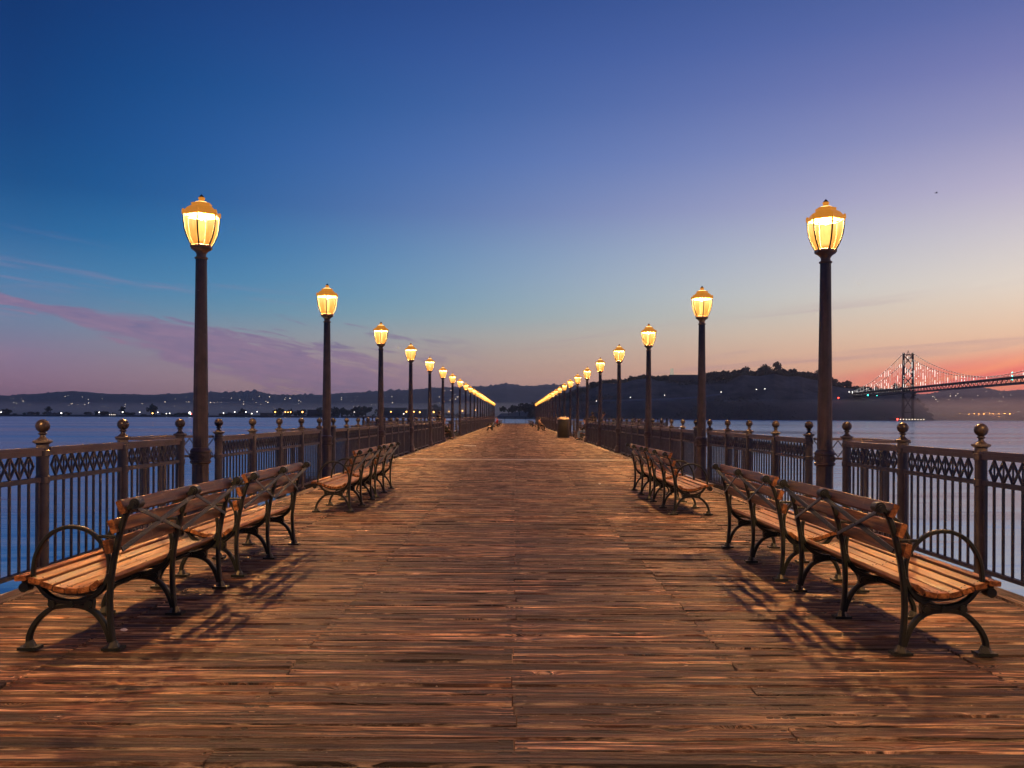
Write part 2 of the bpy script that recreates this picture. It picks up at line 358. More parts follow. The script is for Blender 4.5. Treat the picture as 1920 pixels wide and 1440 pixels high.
def hill_mat(name, c1, c2, sc):
    m = newmat(name); N = NT(m)
    P = N.n('ShaderNodeNewGeometry').outputs['Position']
    a = N.noise(P, sc, 6, 0.65)
    N.out(N.n('ShaderNodeBsdfPrincipled', {'Base Color': N.ramp(a, [(0.35, c1), (0.65, c2)]), 'Roughness': 0.9}).outputs[0]); return m
M['hill'] = hill_mat('far_hill', (0.05, 0.05, 0.05, 1), (0.14, 0.125, 0.115, 1), 0.004)
M['island'] = hill_mat('island_ground', (0.08, 0.075, 0.055, 1), (0.22, 0.19, 0.14, 1), 0.02)
M['leaf'] = hill_mat('foliage', (0.030, 0.034, 0.020, 1), (0.11, 0.11, 0.075, 1), 0.10)
M['trunk'] = paint('bark', (0.03, 0.022, 0.016, 1), 0.9, 0.3, 1)
M['land'] = hill_mat('shore_land', (0.02, 0.02, 0.018, 1), (0.05, 0.045, 0.04, 1), 0.03)

# ------------------------------------------------------------------ mesh builder
class MB:
    def __init__(s): s.v = []; s.f = []; s.uv = None
    def box(s, x0, x1, y0, y1, z0, z1):
        b = len(s.v)
        s.v += [(x0,y0,z0),(x1,y0,z0),(x1,y1,z0),(x0,y1,z0),(x0,y0,z1),(x1,y0,z1),(x1,y1,z1),(x0,y1,z1)]
        s.f += [tuple(b+i for i in q) for q in ((0,3,2,1),(4,5,6,7),(0,1,5,4),(1,2,6,5),(2,3,7,6),(3,0,4,7))]
        return s
    def tube(s, pts, r, n=8, cap=True, flat=None, up=Vector((0, 1, 0))):
        """sweep; r number or list; flat=(w,h) gives a rounded-rectangle section, w along `up`"""
        pts = [Vector(p) for p in pts]; b0 = len(s.v); m = len(pts)
        for i, p in enumerate(pts):
            t = (pts[min(i+1, m-1)]-pts[max(i-1, 0)]).normalized()
            u = up - t*up.dot(t)
            if u.length < 1e-4: u = Vector((1, 0, 0)) - t*t.x
            u.normalize(); w = t.cross(u)
            rr = r[i] if isinstance(r, (list, tuple)) else r
            for k in range(n):
                a = 2*pi*(k+0.5)/n
                if flat:
                    ca, sa = cos(a), sin(a)
                    e = 0.45
                    cu = math.copysign(abs(ca)**e, ca)*flat[0]/2*rr; cw = math.copysign(abs(sa)**e, sa)*flat[1]/2*rr
                else: cu, cw = rr*cos(a), rr*sin(a)
                s.v.append(tuple(p+u*cu+w*cw))
        for i in range(m-1):
            for k in range(n):
                a = b0+i*n+k; b = b0+i*n+(k+1) % n
                s.f.append((a, b, b+n, a+n))
        if cap:
            s.f.append(tuple(b0+k for k in range(n))[::-1]); s.f.append(tuple(b0+(m-1)*n+k for k in range(n)))
        return s
    def lathe(s, prof, n=16, cx=0, cy=0, rot=0.0, mod=None, cap=True):
        b0 = len(s.v); m = len(prof)
        for (z, r) in prof:
            for k in range(n):
                a = 2*pi*k/n+rot; q = r*(mod(k, z) if mod else 1.0)
                s.v.append((cx+q*cos(a), cy+q*sin(a), z))
        for i in range(m-1):
            for k in range(n):
                a = b0+i*n+k; b = b0+i*n+(k+1) % n
                s.f.append((a, b, b+n, a+n))
        if cap:
            s.f.append(tuple(b0+k for k in range(n))[::-1]); s.f.append(tuple(b0+(m-1)*n+k for k in range(n)))
        return s
    def prism_xz(s, pts, y0, y1):
        b = len(s.v); n = len(pts)
        s.v += [(p[0], y0, p[1]) for p in pts]+[(p[0], y1, p[1]) for p in pts]
        s.f.append(tuple(b+i for i in range(n))); s.f.append(tuple(b+n+i for i in range(n))[::-1])
        for i in range(n): j = (i+1) % n; s.f.append((b+i, b+n+i, b+n+j, b+j))
        return s
    def ball(s, c, r, n=10, m=7, sc=(1, 1, 1)):
        pr = []
        b0 = len(s.v)
        for i in range(m+1):
            t = pi*i/m
            for k in range(n):
                a = 2*pi*k/n; rr = max(sin(t), 0.02)
                s.v.append((c[0]+r*sc[0]*rr*cos(a), c[1]+r*sc[1]*rr*sin(a), c[2]-r*sc[2]*cos(t)))
        for i in range(m):
            for k in range(n):
                a = b0+i*n+k; b = b0+i*n+(k+1) % n
                s.f.append((a, b, b+n, a+n))
        s.f.append(tuple(b0+k for k in range(n))[::-1]); s.f.append(tuple(b0+m*n+k for k in range(n)))
        return s
    def merge(s, o, f=lambda p: p):
        b = len(s.v); s.v += [tuple(f(p)) for p in o.v]; s.f += [tuple(b+i for i in q) for q in o.f]; return s
    def mesh(s, name, mat, smooth=True, ang=38):
        me = bpy.data.meshes.new(name); me.from_pydata(s.v, [], s.f); me.materials.append(mat)
        if smooth:
            me.polygons.foreach_set('use_smooth', [True]*len(me.polygons))
            me.update(); me.set_sharp_from_angle(angle=R(ang))
        me.update(); return me
def put(name, me, parent=None, loc=(0, 0, 0), rot=(0, 0, 0), **props):
    o = bpy.data.objects.new(name, me); COL.objects.link(o)
    o.location = loc; o.rotation_euler = rot
    if parent: o.parent = parent
    for k, v in props.items(): o[k] = v
    return o
def thing(name, label, cat, loc=(0, 0, 0), rz=0.0, group=None):
    o = bpy.data.objects.new(name, None); COL.objects.link(o); o.location = loc; o.rotation_euler = (0, 0, rz)
    o.empty_display_size = 0.2
    o['label'] = label; o['category'] = cat
    if group: o['group'] = group
    return o
def copy_tree(o, parent=None):
    c = o.copy(); COL.objects.link(c)
    if parent: c.parent = parent
    for ch in list(KIDS.get(o.name, [])): copy_tree(ch, c)
    return c
KIDS = {}
def register(root):
    for o in bpy.data.objects:
        if o.parent: KIDS.setdefault(o.parent.name, [])
    for o in bpy.data.objects:
        if o.parent and o not in KIDS[o.parent.name]: KIDS[o.parent.name].append(o)
def P(x, y, D):      # a point of the photograph at distance D, on the ground plan
    yy = y-0.00436*(x-966)
    return Vector(((x-966)/1600*D, D, H-(yy-782)/1600*D))
ORD = ['first','second','third','fourth','fifth','sixth','seventh','eighth','ninth','tenth','eleventh','twelfth','thirteenth','fourteenth','fifteenth','sixteenth','seventeenth','eighteenth','nineteenth','twentieth','twenty-first','twenty-second','twenty-third','twenty-fourth']

WZ = -3.3                     # water level
L0, SP = 3.57, 7.2            # lamp spacing
XR = 3.97                     # railing line
DEND = 183.0
PLAT = (L0+6*SP, L0+8*SP)     # 46.77 .. 61.17
XP = 8.5

# ------------------------------------------------------------------ setting: water, haze, deck
w = MB(); w.v = [(-16000, -4000, WZ), (16000, -4000, WZ), (16000, 15500, WZ), (-16000, 15500, WZ)]; w.f = [(0, 1, 2, 3)]
put('water', w.mesh('water', M['water'], False), kind='structure')
def volbox(name, x0, x1, y0, y1, z0, z1, dens, col, g=0.80):
    m = newmat(name); N = NT(m)
    v = N.n('ShaderNodeVolumePrincipled', {'Color': col, 'Density': dens, 'Anisotropy': g})
    N.out(None, v.outputs[0])
    b = MB().box(x0, x1, y0, y1, z0, z1); put(name, b.mesh(name, m, False), kind='stuff')
volbox('haze', -16500, 16500, -4500, 16000, WZ-1.2, 460, HAZE_D, (1.0, 0.88, 0.90, 1))
volbox('low_mist', -6800, 5600, 2880, 8000, WZ+0.3, 50, MIST_D*0.62, (1.0, 0.90, 0.92, 1), 0.92)
def mist_wedge():       # a bank thickening towards the island
    m = newmat('mist_bank'); N = NT(m)
    v = N.n('ShaderNodeVolumePrincipled', {'Color': (1.0, 0.90, 0.92, 1), 'Density': MIST_D*1.5, 'Anisotropy': 0.92}); N.out(None, v.outputs[0])
    b = MB(); q = [(-600, 2860), (1100, 1450), (3400, 1450), (3400, 2860)]
    b.v = [(x, y, WZ+0.3) for x, y in q]+[(x, y, 44) for x, y in q]
    b.f = [(3, 2, 1, 0), (4, 5, 6, 7)]+[(i, (i+1) % 4, (i+1) % 4+4, i+4) for i in range(4)]
    put('mist_bank', b.mesh('mist_bank', m, False), kind='stuff')
mist_wedge()

def plank_geo(x0, x1, y0, y1, segs, rng, rnd, V, F, UV, RN):
    """weathered plank: cupped top with worn arrises, ends and heights a little uneven"""
    wv = y1-y0; g = 0.006+0.005*rng.random()**2
    dz = rng.uniform(-0.009, 0.002); tl = rng.uniform(-0.004, 0.004); cup = rng.uniform(-0.001, 0.004)
    e = rng.uniform(0.006, 0.016)
    prof = [(g, -0.06), (g, -0.011), (g+e*0.45, 0.0), (wv*0.32, -0.0035-cup), (wv*0.68, -0.0035-cup), (wv-g-e*0.45, 0.0), (wv-g, -0.010), (wv-g, -0.06)]
    b = len(V); n = len(prof); xs = [x0+0.003+(x1-x0-0.006)*i/segs for i in range(segs+1)]
    ph = rng.uniform(0, 50)
    for i, x in enumerate(xs):
        for j, (yy, zz) in enumerate(prof):
            wob = 0.0; wz = 0.0
            if segs > 1 and 0 < j < n-1:
                wz = 0.006*(noise.noise((x*2.1+ph, j*3.1, ph))); wob = 0.0045*noise.noise((x*2.3+ph, j*1.3+40, ph))
            V.append((x, y0+yy+wob, zz+dz+tl*(x-x0)/(x1-x0)+wz))
            UV.append((x, yy*0.14/wv)); RN.append(rnd)
    for i in range(segs):
        for j in range(n-1):
            a = b+i*n+j; F.append((a, a+n, a+n+1, a+1))
    F.append(tuple(b+j for j in range(n))); F.append(tuple(b+segs*n+j for j in range(n))[::-1])
def plank_mesh(name, V, F, UV, RN, origin=(0, 0, 0)):
    me = bpy.data.meshes.new(name)
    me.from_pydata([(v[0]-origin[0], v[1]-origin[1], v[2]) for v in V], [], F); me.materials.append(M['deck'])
    uv = me.uv_layers.new(name='UVMap'); li = [0]*len(me.loops); me.loops.foreach_get('vertex_index', li)
    flat = []
    for i in li: flat += UV[i]
    uv.data.foreach_set('uv', flat)
    at = me.attributes.new('rnd', 'FLOAT', 'POINT'); at.data.foreach_set('value', RN)
    me.polygons.foreach_set('use_smooth', [True]*len(me.polygons)); me.update(); me.set_sharp_from_angle(angle=R(50)); return me
deck = bpy.data.objects.new('pier_deck', MB().box(-3.87, 3.87, -14, DEND, -0.50, -0.062).mesh('pier_deck', M['underdeck'], False))
COL.objects.link(deck); deck['kind'] = 'structure'
rng = random.Random(11)
SV, SF, SU, SR = [], [], [], []
y = -14.0; single = 0
XE = 3.66
while y < DEND:
    wv = rng.choice((0.138, 0.142, 0.142, 0.146, 0.15))
    cuts = rng.choice(([-1.2, 1.2], [0.0], [-1.2, 1.2], [0.0], [0.0], [1.2], [-1.2]))
    cuts = [c+rng.uniform(-0.012, 0.012) for c in cuts]
    xs = [-XE, -2.55]+cuts+[2.55, XE]
    for a, b in zip(xs[:-1], xs[1:]):
        rv = rng.random()
        if y > 3.0 and single < 300:
            V, F, UV, RN = [], [], [], []
            plank_geo(a, b, y, y+wv, 12 if y < 6.5 else 4, rng, rv, V, F, UV, RN)
            org = (a, y)
            put('plank', plank_mesh('plank', V, F, UV, RN, org), deck, (a, y, 0)); single += 1
        else: plank_geo(a, b, y, y+wv, 1, rng, rv, SV, SF, SU, SR)
    if PLAT[0]-0.9 < y < PLAT[1]+0.9:
        for sgn in (-1, 1):
            a, b = (3.88, XP) if sgn > 0 else (-XP, -3.88)
            plank_geo(a, b, y, y+wv, 1, rng, rng.random(), SV, SF, SU, SR)
    y += wv
put('planks', plank_mesh('planks', SV, SF, SU, SR), deck, kind='stuff')
# lengthwise edge timbers
for sgn in (-1, 1):
    yy = -14.0
    while yy < DEND-1:
        ln = min(4.8, DEND-yy)
        V, F, UV, RN = [], [], [], []
        plank_geo(yy, yy+ln, 0.0, 0.205, 4, rng, rng.random(), V, F, UV, RN)
        V = [((3.67+v[1])*1.0 if sgn > 0 else -(3.67+v[1]), v[0], v[2]+0.004) for v in V]
        if sgn > 0: F = [f[::-1] for f in F]
        if yy < 40: put('edge_timber', plank_mesh('edge_timber', V, F, UV, RN), deck)
        else:
            put('edge_timber', plank_mesh('edge_timber', V, F, UV, RN), deck)
        yy += ln+0.006
for sgn in (-1, 1):
    put('platform_slab', MB().box(min(sgn*3.89, sgn*XP), max(sgn*3.89, sgn*XP), PLAT[0]-0.9, PLAT[1]+0.9, -0.5, -0.062).mesh('platform_slab', M['underdeck'], False), deck)
put('expansion_joint', MB().box(-3.66, 3.66, 26.66, 26.94, -0.004, 0.022).mesh('expansion_joint', M['steel'], False), deck)
put('metal_plate', MB().box(-2.36, -1.80, 39.0, 39.5, 0.004, 0.034).mesh('metal_plate', M['steel'], False), deck, label='small pale metal plate set in the planks left of the middle')

# ------------------------------------------------------------------ street lamps
def flute(k, z): return 0.93 if k % 2 else 1.0
NPRO = [(0.95, 0.094), (1.5, 0.089), (2.2, 0.081), (2.8, 0.073), (3.32, 0.068)]
lamp0 = thing('street_lamp', 'x', 'street lamp')
put('base', MB().lathe([(0.0, 0.175), (0.09, 0.175), (0.11, 0.158), (0.18, 0.155), (0.22, 0.15), (0.255, 0.130), (0.275, 0.112), (0.29, 0.105)], 20).mesh('lamp_base', M['pole']), lamp0)
put('lower_shaft', MB().lathe([(0.292, 0.112), (0.32, 0.104), (0.74, 0.104)], 32, mod=lambda k, z: 0.92 if k % 4 in (1, 2) else 1.0).mesh('lower_shaft', M['pole']), lamp0)
col_ = put('collar', MB().lathe([(0.742, 0.108), (0.76, 0.128), (0.785, 0.128), (0.79, 0.115), (0.88, 0.115), (0.89, 0.128), (0.91, 0.128), (0.945, 0.098)], 24).mesh('collar', M['pole']), lamp0)
rm = MB()
rm.tube([(0, 0.100, 0), (0, 0.128, 0)], 0.040, 14, up=Vector((0, 0, 1))); rm.tube([(0, 0.124, 0), (0, 0.140, 0)], 0.024, 12, up=Vector((0, 0, 1))); rm.tube([(0, 0.138, 0), (0, 0.148, 0)], 0.010, 8, up=Vector((0, 0, 1)))
rme = rm.mesh('rosette', M['pole'])
for k in range(4): put('rosette', rme, col_, (0, 0, 0.838), (0, 0, pi/4+k*pi/2))
put('pole', MB().lathe(NPRO, 32, mod=lambda k, z: 0.93 if k % 2 else 1.0).mesh('pole', M['pole']), lamp0)
put('neck', MB().lathe([(3.322, 0.070), (3.328, 0.080), (3.345, 0.082), (3.355, 0.062), (3.38, 0.058), (3.405, 0.068), (3.43, 0.092), (3.452, 0.128)], 18).mesh('neck', M['warm_metal']), lamp0)
HR = R(97)     # one pane faces back down the pier, a touch turned
put('lantern_base', MB().lathe([(3.453, 0.126), (3.463, 0.138), (3.492, 0.140), (3.498, 0.129)], 6, rot=HR).mesh('lantern_base', M['warm_metal'], ang=20), lamp0)
gp = [(3.500, 0.128), (3.54, 0.151), (3.60, 0.179), (3.66, 0.199), (3.72, 0.212), (3.79, 0.220), (3.868, 0.224)]
for k in range(6):
    a0, a1 = HR+k*pi/3, HR+(k+1)*pi/3
    g = MB()
    for z, r in gp:
        r *= 0.985
        for t in (0.03, 0.97): g.v.append((r*(cos(a0)*(1-t)+cos(a1)*t), r*(sin(a0)*(1-t)+sin(a1)*t), z))
    for i in range(len(gp)-1): g.f.append((2*i, 2*i+1, 2*i+3, 2*i+2))
    put('glass_pane', g.mesh('glass_pane', M['glass']), lamp0)
    put('rib', MB().tube([(r*cos(a0), r*sin(a0), z) for z, r in gp], 0.0100, 6).mesh('rib', M['rib']), lamp0)
hood = put('hood', MB().lathe([(3.866, 0.222), (3.870, 0.242), (3.892, 0.246), (3.902, 0.232), (3.912, 0.218), (3.935, 0.202), (3.965, 0.174), (3.985, 0.142), (3.994, 0.126), (4.012, 0.128), (4.020, 0.134), (4.028, 0.120), (4.030, 0.07)], 6, rot=HR, cap=False).mesh('hood', M['hood'], ang=25), lamp0)
ear_me = MB().tube([(0.220, 0, 3.885), (0.226, 0, 3.918), (0.228, 0, 3.934)], [0.024, 0.019, 0.010], 7).mesh('ear', M['hood'])
for k in range(6): put('ear', ear_me, hood, (0, 0, 0), (0, 0, HR+k*pi/3))
put('vent_ring', MB().lathe([(4.031, 0.085), (4.040, 0.080), (4.047, 0.060)], 14).mesh('vent_ring', M['hood_bright']), hood)
put('finial', MB().lathe([(4.0475, 0.058), (4.056, 0.042), (4.068, 0.032), (4.078, 0.036), (4.090, 0.042), (4.098, 0.042), (4.104, 0.034)], 12).mesh('finial', M['hood']), hood)
put('finial_tip', MB().lathe([(4.1045, 0.034), (4.114, 0.030), (4.130, 0.014), (4.145, 0.002)], 10).mesh('finial_tip', M['pole']), hood)
put('refractor', MB().lathe([(3.56, 0.052), (3.70, 0.056), (3.80, 0.056)], 16, cap=False).mesh('refractor', M['chimney']), lamp0)
put('bulb', MB().ball((0, 0, 3.835), 0.020, 10, 7, (1, 1, 1.3)).mesh('bulb', M['bulb']), lamp0)
ld = bpy.data.lights.new('lamp_light', 'POINT'); ld.energy = LAMP_W; ld.color = LAMP_COL; ld.shadow_soft_size = 0.085
ld.use_nodes = True            # the refractor throws its light along the railing more than across the deck
_N = NT(type('L', (), {'node_tree': ld.node_tree})()); ld.node_tree.nodes.clear()
_sp = _N.n('ShaderNodeSeparateXYZ', {0: _N.n('ShaderNodeNewGeometry').outputs['Normal']})
_f = _N.mr(_N.math('ABSOLUTE', _sp.outputs[0]), 0.26, 0.70, 1.0, 0.42)
_e = _N.n('ShaderNodeEmission', {0: (1, 1, 1, 1), 1: _f}); _o = _N.n('ShaderNodeOutputLight')
ld.node_tree.links.new(_e.outputs[0], _o.inputs[0])
lo = bpy.data.objects.new('lamp_light', ld); COL.objects.link(lo); lo.parent = lamp0; lo.location = (0, 0, 3.962)
register(lamp0)
first = True
for sgn in (-1, 1):
    for k in range(-1, 24):
        d = L0+k*SP+(0.10 if sgn > 0 else 0)
        if d > 167: continue
        o = lamp0 if first else copy_tree(lamp0); first = False
        o.location = (-XR if sgn < 0 else 3.945, d, 0); o.rotation_euler = (0, 0, 0 if sgn < 0 else R(-7)+R(random.uniform(-3, 3)))
        side = 'left' if sgn < 0 else 'right'
        n = k-1
        if n >= 0:
            extra = ', nearest and tallest in the picture' if n == 0 else ''
            o['label'] = 'lit amber street lamp, %s in the %s row from the viewer' % (ORD[n], side) if n else 'nearest and tallest lit amber street lamp in the %s row' % side
        else: o['label'] = 'lit amber street lamp out of view %s of the viewer on the %s side' % ('beside' if n == -1 else 'behind', side)
        o['group'] = 'lit lantern street lamps along the pier'

# ------------------------------------------------------------------ railings
ZT, ZF1, ZF0, ZB = 1.08, 1.01, 0.83, 0.05
post_me = MB().lathe([(-0.22, 0.052), (0.0, 0.052), (0.775, 0.050), (0.78, 0.057), (0.835, 0.057), (0.84, 0.050), (1.0, 0.050), (1.005, 0.058), (1.055, 0.058), (1.06, 0.050), (1.105, 0.050), (1.112, 0.060), (1.120, 0.076), (1.134, 0.076), (1.140, 0.060)], 18).mesh('post', M['rail'])
fin_me = MB().lathe([(1.1405, 0.050), (1.150, 0.042), (1.165, 0.024), (1.182, 0.021), (1.190, 0.034), (1.198, 0.034), (1.204, 0.024)] + [(1.258-0.057*cos(t), 0.057*sin(t)) for t in [0.42+i*(pi-0.44)/11 for i in range(12)]], 18).mesh('ball_finial', M['finial'])
bal_me = MB().tube([(0, 0, ZB+0.034), (0, 0, ZF0-0.041)], 0.0125, 8).mesh('baluster', M['rail'])
PT = 0.13
dm = MB()
def bar(mb, a, b, w_, t_):   # flat bar in the YZ plane
    mb.tube([a, b], 1.0, 4, flat=(w_*1.2, t_*1.2), up=Vector((1, 0, 0)))
zc = (ZF1+ZF0)/2; hh = (ZF1-ZF0)/2
for sy in (-1, 1):
    for sz in (-1, 1): bar(dm, (0.002*sy*sz, 0, zc+sz*hh), (0.002*sy*sz, sy*PT/2, zc), 0.018, 0.012)
bar(dm, (0, 0, ZF0+0.01), (0, 0, ZF1-0.01), 0.012, 0.011)
dia_me = dm.mesh('lattice_diamond', M['rail'], False)
base_me = MB().lathe([(-0.004, 0.085), (0.022, 0.085), (0.03, 0.06), (0.05, 0.052)], 14).mesh('post_foot', M['rail'])
def rail_boxes(y0, y1):
    y0 += 0.052; y1 -= 0.052
    top = MB().box(-0.042, 0.042, y0, y1, 1.052, ZT).box(-0.024, 0.024, y0, y1, ZF1, 1.050).mesh('top_rail', M['cap'], False)
    fr = MB().box(-0.019, 0.019, y0, y1, ZF0-0.040, ZF0).mesh('frieze_rail', M['rail'], False)
    bt = MB().box(-0.019, 0.019, y0, y1, ZB, ZB+0.034).mesh('bottom_rail', M['rail'], False)
    return top, fr, bt
def place_section(name, label, group, p0, ang, npan, pan, detail, last_post=True, cat='railing', foot=True):
    """railing from p0 in direction ang (0 = +Y, rotation about z)"""
    t = thing(name, label, cat, (p0[0], p0[1], 0), ang, group)
    far = MB()
    for i in range(npan+1):
        if i == npan and not last_post: break
        p = put('post', post_me, t, (0, i*pan, 0)); put('ball_finial', fin_me, p)
        if foot: put('post_foot', base_me, p, (0, 0, 0))
    for i in range(npan):
        y0 = i*pan
        key = round(pan, 3)
        if key not in RB: RB[key] = rail_boxes(0, pan)
        for nm, me in zip(('top_rail', 'frieze_rail', 'bottom_rail'), RB[key]): put(nm, me, t, (0, y0, 0))
        n = int(round((pan-0.17)/PT)); st = (pan-0.14-0.0)/n
        for k in range(n+1):
            yy = y0+0.07+k*(pan-0.14)/n
            stile = k in (0, n)
            if stile:
                if detail: put('stile', stile_me, t, (0, yy, 0))
                else: far.box(-0.014, 0.014, yy-0.012, yy+0.012, ZB+0.0345, ZF0-0.0405)
            if detail:
                if not stile: put('baluster', bal_me, t, (0, yy, 0))
                put('lattice_diamond', dia_me, t, (0, yy, 0)) if 0 < k < n else None
            else:
                if not stile: far.tube([(0, yy, ZB+0.0345), (0, yy, ZF0-0.0405)], 0.0125, 5, cap=False)
                if 0 < k < n:
                    for sy in (-1, 1):
                        for sz in (-1, 1): far.tube([(0, yy, zc+sz*hh), (0, yy+sy*PT/2, zc)], 0.008, 4, cap=False)
    if not detail: put('baluster_row', far.mesh('baluster_row', M['rail'], False), t, kind='stuff')
    return t
stile_me = MB().box(-0.014, 0.014, -0.012, 0.012, ZB+0.0345, ZF0-0.0405).mesh('stile', M['rail'], False)
RB = {}
PAN = (SP-1.32)/4
kk = 0
far_src = {}
for sgn in (-1, 1):
    side = 'left' if sgn < 0 else 'right'; off = 0.10 if sgn > 0 else 0
    for k in range(-1, 23):
        y0 = L0+k*SP+0.66+off
        if 6 <= k < 8 or y0 > 160: continue
        if k < 0: lab = 'dark iron railing beside and behind the viewer on the %s edge' % side
        elif k == 0: lab = 'iron railing with ball-topped posts this side of the first %s lamp' % side
        else: lab = 'dark iron railing from the %s to the %s lamp on the %s edge' % (ORD[k-1], ORD[k] if k < 22 else 'last', side)
        if k <= 2:
            place_section('railing', lab, 'iron railing sections between lamps', (sgn*XR, y0), 0, 4, PAN, True)
        else:
            if not far_src:
                o = place_section('railing', lab, 'iron railing sections between lamps', (sgn*XR, y0), 0, 4, PAN, False)
                far_src['o'] = o; register(o)
            else:
                o = copy_tree(far_src['o']); o.location = (sgn*XR, y0, 0); o['label'] = lab
# lamp bays: a shallow bump-out behind each lamp
def make_bay(detail):
    t = thing('lamp_bay', 'x', 'railing')
    cp = MB().box(-0.035, 0.035, -0.035, 0.035, -0.3, 1.055).mesh('corner_post', M['rail'], False)
    # local +x is outward from the pier, y along it
    put('floor', MB().box(-0.085, 0.74, -0.66, 0.66, -0.22, -0.004).mesh('bay_floor', M['underdeck'], False), t)
    for (x, yy) in ((0.72, -0.60), (0.72, 0.0), (0.72, 0.60)): put('corner_post', cp, t, (x, yy, 0))
    for s in (-1, 1):
        put('top_rail', MB().box(0.052, 0.775 if s < 0 else 0.675, s*0.60-0.04, s*0.60+0.04, 1.056, 1.088).mesh('bay_rail', M['cap'], False), t)
        put('lower_rail', MB().box(0.045, 0.684, s*0.60-0.014, s*0.60+0.014, ZF0-0.035, ZF0-0.005).mesh('bay_low', M['rail'], False), t)
        xb = MB()
        for q in range(4):
            a, b = 0.05+q*0.16, 0.05+(q+1)*0.16
            xb.tube([(a, s*0.60+0.004, ZF0), (b, s*0.60+0.004, ZF1+0.04)], 0.007, 5, cap=False); xb.tube([(a, s*0.60-0.004, ZF1+0.04), (b, s*0.60-0.004, ZF0)], 0.007, 5, cap=False)
        put('cross_brace', xb.mesh('cross_brace', M['rail'], False), t)
        lb = MB().box(0.045, 0.684, s*0.60-0.012, s*0.60+0.012, 0.11, 0.13)
        for q in range(6): lb.box(0.10+q*0.1, 0.115+q*0.1, s*0.60-0.008, s*0.60+0.008, -0.01, 0.1095)
        put('kick_rail', lb.mesh('kick_rail', M['rail'], False), t)
    put('top_rail', MB().box(0.677, 0.775, -0.558, 0.64, 1.0565, 1.0885).mesh('bay_rail', M['cap'], False), t)
    put('lower_rail', MB().box(0.706, 0.734, -0.56, 0.56, ZF0-0.035, ZF0-0.005).mesh('bay_low', M['rail'], False), t)
    return t
bay0 = make_bay(True); register(bay0); first = True
for sgn in (-1, 1):
    for k in range(0, 22):
        if k == 7: continue
        o = bay0 if first else copy_tree(bay0); first = False
        o.location = (sgn*XR, L0+k*SP+(0.1 if sgn > 0 else 0), 0); o.rotation_euler = (0, 0, pi if sgn < 0 else 0)
        o['label'] = 'small railed bay behind the %s lamp on the %s edge' % (ORD[k-1] if k else 'nearest unseen', 'left' if sgn < 0 else 'right')
        o['group'] = 'railed bays behind the lamps'
# platform railings
for sgn in (-1, 1):
    side = 'left' if sgn < 0 else 'right'
    y0, y1 = PLAT[0]+0.9, PLAT[1]-0.9
    n = 3; pan = (XP-XR-0.25)/n
    place_section('railing', 'near side railing of the widened fishing platform on the %s' % side, 'platform railings', (sgn*(XR+0.2), y0), -sgn*pi/2, n, pan, False)
    place_section('railing', 'long outer railing of the widened platform on the %s' % side, 'platform railings', (sgn*XP, y0+0.02), 0, 8, (y1-y0)/8, False)
    place_section('railing', 'far side railing of the widened platform on the %s' % side, 'platform railings', (sgn*(XR+0.2), y1+0.14), -sgn*pi/2, n, pan, False)
# end fence
t = thing('end_fence', 'plain metal fence closing the far end of the pier', 'fence', (0, DEND-0.4, 0))
nb = 8
for i in range(nb+1):
    x = -9+i*2.25
    put('post', MB().box(x-0.035, x+0.035, -0.035, 0.035, -0.3, 1.42).mesh('post', M['rail'], False), t)
put('top_rail', MB().box(-9, 9, -0.03, 0.03, 1.421, 1.47).mesh('top_rail', M['rail'], False), t)
fb = MB()
for i in range(180): fb.box(-9+i*0.1-0.008, -9+i*0.1+0.008, -0.008, 0.008, 0.1, 1.42)
put('baluster_row', fb.mesh('baluster_row', M['rail'], False), t, kind='stuff')
put('pier_head', MB().box(-9.2, 9.2, DEND-16, DEND, -0.5, -0.075).mesh('pier_head', M['underdeck'], False), deck)

# ------------------------------------------------------------------ benches
def uw(l, y=0.0): return [(-u, y, w_) for u, w_ in l]      # seat direction = local -x
def smooth_path(pts, k=4):
    out = []
    p = [Vector(q) for q in pts]
    for i in range(len(p)-1):
        a, b, c, d = p[max(i-1, 0)], p[i], p[i+1], p[min(i+2, len(p)-1)]
        for j in range(k):
            t = j/k
            out.append(0.5*((2*b)+(c-a)*t+(2*a-5*b+4*c-d)*t*t+(3*b-a-3*c+d)*t**3))
    out.append(p[-1]); return out
FW = (0.042, 0.030)
frame = MB()
frame.tube(smooth_path(uw([(0.0, 0.015), (0.018, 0.17), (0.022, 0.30), (0.012, 0.434), (-0.013, 0.58), (-0.050, 0.73), (-0.088, 0.815), (-0.125, 0.842)])), 1.0, 8, flat=FW)
frame.tube(smooth_path(uw([(0.478, 0.012), (0.485, 0.07), (0.46, 0.136), (0.414, 0.195), (0.357, 0.238), (0.30, 0.252), (0.24, 0.256), (0.17, 0.248), (0.109, 0.218), (0.063, 0.165), (0.034, 0.103), (0.018, 0.05)])), 1.0, 8, flat=FW)
frame.tube(smooth_path(uw([(0.50, 0.385), (0.455, 0.385), (0.427, 0.370), (0.394, 0.328), (0.348, 0.296), (0.29, 0.280), (0.24, 0.276), (0.18, 0.280), (0.12, 0.306), (0.075, 0.340), (0.042, 0.390), (0.022, 0.44)])), 1.0, 8, flat=FW)
frame.tube(smooth_path(uw([(0.52, 0.392), (0.457, 0.386), (0.381, 0.362), (0.314, 0.335), (0.235, 0.322), (0.135, 0.326), (0.070, 0.355), (0.035, 0.41)])), 1.0, 8, flat=(0.040, 0.020))
frame.prism_xz([(-u, w_) for u, w_ in ((0.365, 0.235), (0.372, 0.30), (0.33, 0.286), (0.24, 0.276), (0.15, 0.286), (0.11, 0.302), (0.112, 0.235), (0.17, 0.242), (0.24, 0.25), (0.31, 0.242))], -0.016, 0.016)
